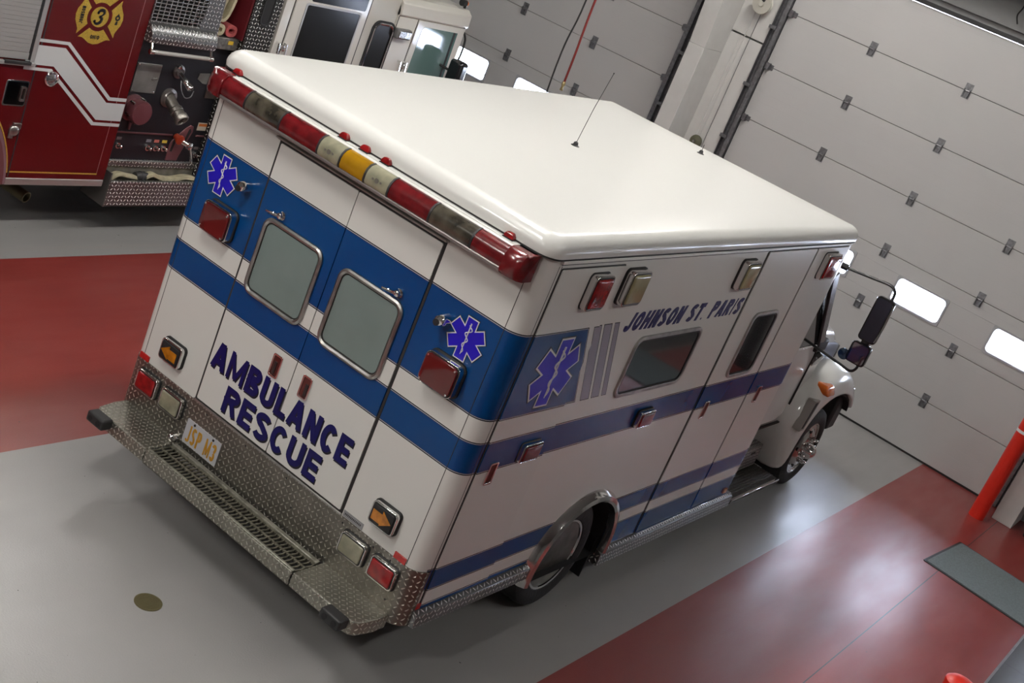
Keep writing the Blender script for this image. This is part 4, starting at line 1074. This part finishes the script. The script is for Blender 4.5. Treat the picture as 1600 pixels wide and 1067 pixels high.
# capped inlet
bm = N(); lathe(bm, PN(2.235, 1.185, 0), (1, 0, 0), [(0, .120), (.015, .120), (.02, .085), (.06, .085)], 32); c = obj('suction_inlet', bm, PINK, T)
bm = N(); lathe(bm, PN(2.250, 1.180, .05), (1, 0, 0), [(0, .105), (.07, .108), (.085, .100), (.09, .06), (.091, 0)], 32); obj('inlet_cap', bm, mat('rose_cap', (.17, .055, .065), .35, .5), c)
bm = N()
for k in range(6):
    a = 2*pi*k/6+.3; lathe(bm, PN(2.25+.105*cos(a), 1.18+.105*sin(a), .08), (1, 0, 0), [(-.03, .014), (.02, .014), (.028, .008)], 8)
obj('cap_lugs', bm, CHROME, c)
q('cap_tab', PINK, c, plate, PN, [(2.245, 1.075), (2.275, 1.075), (2.270, .985), (2.255, .985)], .0, .02, bevel=.003)
# big discharge valve pointing out and down
def valve(cu, cv, fr_r, L, r0, r1, m, nm, dirv):
    d = Vector(dirv).normalized(); o = Vector(PN(cu, cv, 0))
    bm = N(); lathe(bm, o, (1, 0, 0), [(0, fr_r), (.012, fr_r), (.018, fr_r*.7), (.03, fr_r*.6)], 26); v = obj(nm, bm, mat('flange_steel', (.24, .22, .21), .3, .9), T)
    bm = N(); lathe(bm, o, d, [(0, r0), (L*.45, r0), (L*.5, r1), (L*.62, r1), (L*.64, r1*.92), (L*.78, r1*.92), (L*.8, r1*1.06), (L*.97, r1*1.06), (L, r1*.98), (L, r1*.8), (L*.88, r1*.74), (L*.87, .0)], 28)
    obj('barrel', bm, m, v)
    bm = N(); lathe(bm, o, d, [(L*.90, r1*.76), (L*.91, .0)], 20); obj('bore', bm, BLACK, v)
    return v, o, d
v1, o1, dd1 = valve(2.600, 1.300, .088, .25, .052, .062, mat('cast_alloy', (.30, .28, .25), .35, .9, noise=.2, nscale=30), 'discharge_valve', (1, .18, -.62))
bm = N(); lathe(bm, o1+dd1*.12+Vector((.045, 0, .02)), (.8, 0, .5), [(0, .018), (.012, .018), (.013, .0)], 14); obj('blue_badge', bm, mat('badge_blue', (.02, .15, .45), .4), v1)
v2, o2, dd2 = valve(2.63, 1.545, .062, .19, .026, .030, CHROME, 'drain_valve', (1, .30, -.62))
bm = N(); tube(bm, smoothpath([PN(2.66, 1.55, .02), PN(2.63, 1.44, .08), PN(2.66, 1.36, .12), PN(2.71, 1.37, .14), PN(2.73, 1.43, .14)]), .005, 6); obj('valve_chain', bm, GALV, v2)
bm = N(); lathe(bm, PN(2.60, 1.60, .0), (1, 0, -.2), [(0, .02), (.04, .02), (.05, .012)], 12); obj('valve_knob', bm, CHROME, v2)
# rose trim line, control row
q('panel_trim', PINK, T, bx, PN, 2.05, 2.77, .948, .964, 0., .012, bevel=.003)
q('panel_trim', PINK, T, bx, PN, 3.04, 3.19, .955, .970, 0., .012, bevel=.003)
for y, z, lab in ((2.528, .822, (.16, .16, .18)), (2.617, .822, (.45, .13, .10)), (2.707, .822, (.60, .45, .06)), (2.20, .830, (.10, .08, .08)), (3.095, .775, (.10, .09, .09))):
    bm = N(); ring(bm, PN, circ(y, z, .027, 18), circ(y, z, .016, 18), 0., .014); lathe(bm, PN(y, z+.006, 0), (1, 0, 0), [(0, .009), (.035, .009), (.04, .014), (.055, .014), (.06, .008)], 12)
    k = obj('pull_knob', bm, CHROME, T)
    q('knob_label', mat('label_%d' % int(lab[0]*100), lab, .5), k, bx, PN, y-.028, y+.026, z+.052, z+.078, 0., .003)
lv = q('lever_plate', PINK, T, plate, PN, [(2.765, .712), (2.765, .86), (2.78, .905), (2.90, 1.03), (2.945, 1.062), (2.985, 1.05), (2.992, 1.0), (2.905, .75), (2.90, .712)], 0., .010, bevel=.004)
bm = N(); plate(bm, PN, [(2.915, .90), (2.935, .89), (2.970, 1.0), (2.955, 1.03), (2.940, 1.02)], .009, .0115); plate(bm, PN, [(2.785, .80), (2.81, .80), (2.83, .93), (2.80, .93)], .009, .0115); obj('plate_slots', bm, BLACK, lv)
bm = N(); lathe(bm, PN(2.81, .95, .01), (1, 0, -.2), [(0, .03), (.04, .03), (.05, .045), (.07, .045), (.075, .02)], 18); obj('red_valve_cap', bm, mat('cap_red', (.40, .05, .02), .3, .4), lv)
bm = N(); tube(bm, [PN(2.83, .93, .05), PN(2.90, .90, .10)], .024, 12); lathe(bm, PN(2.905, .895, .09), (1, .2, 0), [(0, .035), (.03, .035), (.04, .02)], 16); tube(bm, [PN(2.905, .885, .12), PN(2.915, .80, .16), PN(2.92, .755, .17)], [.012, .010, .013], 10)
obj('lever', bm, CHROME, lv)
# running board tray
q('tray_ledge', DPF, T, bx, PN, 2.10, 3.46, .640, .702, -.02, .022, bevel=.006, uv=True)
bm = N(); bx(bm, TRK, 2.125, 3.48, .305, .552, -.012, .0); bx(bm, TRK, 2.125, 3.48, .532, .552, -.030, .010); bx(bm, TRK, 2.125, 3.48, .305, .32, -.32, .0)
obj('tray_front', bm, DPF, T, bevel=.004, uv=True)
q('tray_end', mat('end_plate', (.16, .15, .14), .5, .6), T, bx, TRK, 2.118, 2.130, .305, .62, -.32, -.004)
q('tray_floor', mat('tray_steel', (.26, .25, .22), .45, .7, noise=.3, nscale=12), T, bx, TRK, 2.12, 3.48, .47, .500, -.128, -.012)
q('tray_back', mat('tray_steel'), T, bx, TRK, 2.12, 3.48, .47, .645, -.15, -.128)
# grille box above the panel
bm = N()
for i in range(11):
    y = 2.052+i*.0555; bx(bm, TRK, y-.0045, y+.0045, 1.985, 3.0, .004, .012)
z = 1.995
while z < 3.0: bx(bm, TRK, 2.046, 2.615, z-.004, z+.004, .006, .015); z += .031
obj('grille', bm, mat('bright_alloy', (.55, .55, .55), .25, .9), T)
q('grille_back', BLACK, T, bx, TRK, 2.046, 2.62, 1.95, 3.0, -.30, -.12)
bm = N(); pr = [(.012, 1.992), (.050, 1.955), (.080, 1.905), (.085, 1.865), (.070, 1.825), (.052, 1.822), (-.02, 1.822), (-.02, 1.992)]
loft(bm, [[TRK(y, z, n) for n, z in pr] for y in (2.046, 2.765)]); obj('grille_lip', bm, DPF, T, uv=True, smooth=50)
bm = N(); plate(bm, TRK, [(2.575, 1.985), (2.775, 1.83), (2.800, 1.93), (2.78, 2.25), (2.74, 2.42), (2.73, 3.0), (2.62, 3.0), (2.605, 2.25)], -.30, .018); obj('grille_end', bm, DPF, T, bevel=.006, uv=True)
bm = N()
tube(bm, [TRK(2.085, 1.757, .085), TRK(2.735, 1.757, .085)], .018, 14)
hr = obj('handrail', bm, mat('ribbed_rail', (.42, .41, .38), .4, .3), T)
for y in (2.085, 2.735):
    bm = N(); lathe(bm, TRK(y, 1.757, .085), (0, 1, 0), [(-.022, .018), (-.018, .024), (.018, .024), (.022, .018)], 14); tube(bm, [TRK(y, 1.76, .085), TRK(y, 1.83, .06)], .010, 8); obj('stanchion', bm, CHROME, hr)
# cross-lay hose bay
bm = N(); bx(bm, TRK, 2.80, 3.14, 1.925, 3.0, -.44, -.42); bx(bm, TRK, 2.78, 2.80, 1.925, 3.0, -.42, -.05); bx(bm, TRK, 3.12, 3.14, 1.925, 3.0, -.42, -.02)
obj('hose_bay', bm, mat('dark_red_paint', (.10, .006, .010), .5), T)
q('bay_shelf', mat('shelf_alloy', (.22, .21, .19), .4, .8, noise=.4, nscale=30), T, bx, TRK, 2.79, 3.15, 1.812, 1.922, -.42, -.06, bevel=.006)
q('yellow_tag', mat('tag_yellow', (.55, .36, .02), .5), T, bx, TRK, 3.02, 3.08, 1.865, 1.898, -.061, -.057)
bm = N(); bx(bm, TRK, 3.14, 3.47, .58, 3.0, -.30, .0)
obj('corner_panel', bm, diamond_plate('dark_diamond_plate', (.035, .033, .03), .35, cell=.036, metal=.6, ridge=(.95, .95, .92)), T, bevel=.008, uv=True)
sl = q('slot_rim', BLACK, T, ring, TRK, rr(3.235, 3.370, 2.095, 2.95, .065, 8), rr(3.252, 3.353, 2.112, 2.933, .050, 8), -.002, .012, bevel=.003)
q('slot', DARK, sl, plate, TRK, rr(3.250, 3.355, 2.110, 2.935, .05, 8), -.002, .004)
# cab
bm = N()
def tcab(y, w, zt, r=.12, z0=.55):
    c = -1.2
    p = [(w, z0), (w, zt-r)] + [(w-r+r*cos(R(a)), zt-r+r*sin(R(a))) for a in (22, 45, 68, 90)]
    return [TRK(y, z, c+x) for x, z in p] + [TRK(y, z, c-x) for x, z in p[::-1]]
loft(bm, [tcab(y, 1.2, 2.95) for y in (3.50, 5.02)] + [tcab(5.10, 1.17, 2.66)])
obj('crew_cab', bm, FTW, T)
bm = N(); loft(bm, [tcab(y, w_, z, .14) for y, w_, z in ((5.08, 1.2, 2.60), (5.5, 1.2, 2.62), (6.05, 1.2, 2.63), (6.20, 1.185, 2.60))] + [tcab(6.30, 1.15, 2.52, .10)])
obj('front_cab', bm, FTW, T)
bm = N(); loft(bm, [[TRK(y, z, -1.2+x) for x, z in ((w_+k, zt-.04), (w_+.022+k, zt-.02), (w_+.015+k, zt+.10), (w_-.05+k, zt+.15), (-w_+.05-k, zt+.15), (-w_-.015-k, zt+.10), (-w_-.022-k, zt-.02), (-w_-k, zt-.04))] for y, w_, zt, k in ((5.08, 1.2, 2.46, 0), (6.15, 1.2, 2.46, 0), (6.28, 1.17, 2.46, 0), (6.36, 1.06, 2.45, 0))])
obj('roof_visor', bm, FTW, T, bevel=.01)
for y0, y1 in ((3.600, 3.612), (4.612, 4.628)): q('door_seam', GASKET, T, bx, TRK, y0, y1, .6, 2.9, -.01, .002)
for y0, y1 in ((5.085, 5.095), (5.398, 5.408)): q('door_seam', GASKET, T, bx, TRK, y0, y1, .6, 2.44, -.01, .002)
q('door_seam', GASKET, T, bx, TRK, 5.40, 6.22, 2.425, 2.435, -.01, .003)
f = q('crew_door', FTW, T, plate, TRK, rr(3.616, 4.608, .62, 2.88, .02), -.01, .010, bevel=.003)
q('crew_window', GLASS_K, f, plate, TRK, rr(3.765, 4.500, 1.30, 2.362, .02), .005, .013)
q('crew_window', GLASS_K, f, plate, TRK, rr(3.80, 4.56, 2.400, 2.80, .02), .005, .013)
q('window_frame', mat('frame_white_alloy'), f, ring, TRK, rr(3.745, 4.520, 1.28, 2.382, .03), rr(3.765, 4.500, 1.30, 2.362, .02), .008, .018, bevel=.002)
w2 = q('side_window', GLASS_K, T, plate, TRK, rr(4.785, 5.045, 1.25, 2.300, .07, 8), -.002, .008)
q('window_frame', CHROME, w2, ring, TRK, rr(4.762, 5.068, 1.22, 2.325, .09, 8), rr(4.782, 5.048, 1.248, 2.303, .072, 8), .0, .018, .024)
q('window_seal', BLACK, w2, ring, TRK, rr(4.742, 5.090, 1.20, 2.345, .10, 8), rr(4.760, 5.070, 1.22, 2.327, .09, 8), .0, .012)
f = q('front_door', FTW, T, plate, TRK, rr(5.412, 6.215, .62, 2.420, .02), -.01, .008, bevel=.003)
q('door_window', GLASS_G, f, plate, TRK, [(5.49, 1.30), (6.150, 1.30), (6.105, 2.362), (5.54, 2.362), (5.50, 2.33)], .004, .011)
q('window_post', BLACK, f, plate, TRK, [(6.085, 1.30), (6.115, 1.30), (6.070, 2.362), (6.035, 2.362)], .010, .0135)
sl = q('scene_lamp', mat('grey_housing', (.22, .22, .22), .4, .5), T, bx, TRK, 5.075, 5.300, 2.205, 2.310, 0., .07, bevel=.02, seg=3)
q('lamp_lens', mat('lamp_silver'), sl, bx, TRK, 5.095, 5.28, 2.22, 2.295, .065, .078, bevel=.006)
for y in (3.535, 5.305):
    bm = N()
    for dy in (0, .095): tube(bm, [TRK(y+dy, 1.97, 0), TRK(y+dy, 1.97, .04), TRK(y+dy, 1.85, .05)], .012, 8)
    lathe(bm, TRK(y+.095, 1.93, 0), (1, 0, 0), [(0, .035), (.015, .035), (.02, .02)], 16); obj('door_handle', bm, CHROME, T)
bm = N(); plate(bm, lambda u, v, n: (u, 6.31+n+(2.45-v)*.02, v), [(-6.3, 1.35), (-4.249, 1.35), (-4.27, 2.40), (-6.27, 2.40)], -.02, .02); obj('windscreen', bm, GLASS_G, T, bevel=.01)
bm = N(); tube(bm, smoothpath([TRK(6.22, 2.40, -.02), TRK(6.29, 2.30, -.0), TRK(6.26, 2.12, .03), TRK(6.22, 1.95, .02)]), .012, 8); obj('mirror_arm', bm, BLACK, T)
bm = N(); bx(bm, TRK, 5.98, 6.12, 1.70, 2.13, .12, .30); m_ = obj('mirror', bm, MH, T, bevel=.04, seg=4)
bm = N(); tube(bm, [TRK(6.0, 2.0, .0), TRK(6.05, 1.98, .16)], .014); obj('mirror_bracket', bm, BLACK, m_)
bm = N(); bx(bm, TRK, 5.62, 5.98, 2.64, 2.80, -2.0, -.32); obj('roof_beacon', bm, REDL, T, bevel=.03, seg=3)
bm = N(); tube(bm, [TRK(6.24, 2.58, -.12), TRK(6.24, 2.64, -.12)], .015); lathe(bm, TRK(6.18, 2.665, -.12), (0, 1, 0), [(-.02, .035), (.05, .035)], 16); o = obj('clearance_lamp', bm, BLACK, T)
bm = N(); lathe(bm, TRK(6.23, 2.665, -.12), (0, 1, 0), [(0, .032), (.02, .030), (.03, .015)], 16); obj('clearance_lens', bm, mat('orange_lens'), o)
# wheels, chassis, exhaust
bm = N(); bx(bm, TRK, -2.2, 6.2, .42, .60, -1.75, -.60); bx(bm, TRK, 3.5, 6.1, .40, .62, -2.3, -.10); obj('chassis', bm, DARK, T)
for y, xx in ((.12, -.12), (.12, -1.9), (5.55, -.08), (5.55, -2.0)):
    bm = N(); lathe(bm, TRK(y, .51, xx), (-1, 0, 0), [(.03, .29), (0, .33), (.0, .42), (.03, .50), (.06, .51), (.34, .51), (.37, .50), (.40, .40), (.40, .29)], 40); t_ = obj('tyre', bm, TIRE, T)
    bm = N(); lathe(bm, TRK(y, .51, xx), (-1, 0, 0), [(.03, .295), (.02, .29), (.06, .26), (.12, .24), (.14, .15), (.06, .12), (.03, .08), (.02, 0)], 32); obj('wheel_rim', bm, RIMM, t_)
bm = N(); lathe(bm, (-4.76, 1.50, .275), (.95, .25, -.10), [(0, .05), (.30, .05), (.30, .042), (.05, .042), (.049, 0)], 20); obj('exhaust_pipe', bm, mat('burnt_pipe', (.20, .17, .10), .5, .6), T)

# hoses lying in the tray and the cross-lay
th = thing('fire_hose', 'flat tan hose with black coupling lying in the running board tray', 'hose', (-4.249, 2.6, .475))
bm = N(); ribbon(bm, smoothpath([(-4.249, 2.16, .53), (-4.249, 2.24, .585), (-4.249, 2.36, .570), (-4.249, 2.46, .555)]), (1, 0, .1), .072, .035); obj('hose_end', bm, HOSE_T, th, bevel=.01)
bm = N(); ribbon(bm, smoothpath([(-4.249, 2.54, .56), (-4.249, 2.62, .590), (-4.249, 2.72, .560), (-4.249, 2.86, .550), (-4.249, 3.0, .572), (-4.249, 3.12, .562)]), (1, 0, .1), .072, .04); obj('hose_length', bm, HOSE_T, th, bevel=.01)
bm = N(); lathe(bm, (-4.249, 2.44, .568), (0, 1, 0), [(0, .036), (.02, .040), (.05, .040), (.055, .046), (.095, .046), (.10, .036), (.13, .036)], 20); obj('coupling', bm, mat('coupling_grey', (.05, .05, .052), .4, .5), th)
def loop_hose(label, m, y, z, wd, hgt, tilt, n=-.16, grp=None, lean=.0):
    bm = N(); pts = []
    for i in range(21):
        a = 2*pi*i/20; pts.append(Vector((0, cos(a)*wd/2, 0)) + Vector((0, 0, hgt/2*(1 if sin(a) > 0 else -1)*abs(sin(a))**.6)))
    rot = Matrix.Rotation(tilt, 3, 'X'); c = Vector(TRK(y, z, n)); rings = []
    for p0, p1 in zip(pts[:-1], pts[1:]):
        pass
    k = len(pts)-1
    for i in range(k):
        t = (pts[(i+1) % k]-pts[i-1]).normalized(); nn = t.cross(Vector((1, 0, 0))).normalized()
        w2_, th_ = .06, .016
        rings.append([c + rot @ (pts[i]+Vector((sx*w2_, 0, 0))+nn*sn*th_) for sx, sn in ((1, 1), (-1, 1), (-1, -1), (1, -1))])
    loft(bm, rings, closed=True)
    o = obj('fire_hose', bm, m, None, bevel=.006); tag(o, label, 'hose')
loop_hose('tan hose fold standing tallest in the cross-lay bay beside the grille', HOSE_T, 2.925, 2.195, .10, .27, -.22, n=-.14)
loop_hose('tan hose fold hidden behind the tall one in the cross-lay bay', HOSE_T, 2.87, 2.115, .055, .34, -.1, n=-.32)
loop_hose('red hose fold standing beside the tan folds in the cross-lay bay', HOSE_R, 3.040, 2.085, .07, .28, -.10, n=-.30)
loop_hose('small tan hose end lying on the cross-lay shelf', HOSE_T, 2.895, 1.980, .10, .075, .0, n=-.14)
loop_hose('pink red hose end lying on the cross-lay shelf', HOSE_R, 3.04, 1.980, .10, .075, .0, n=-.14)
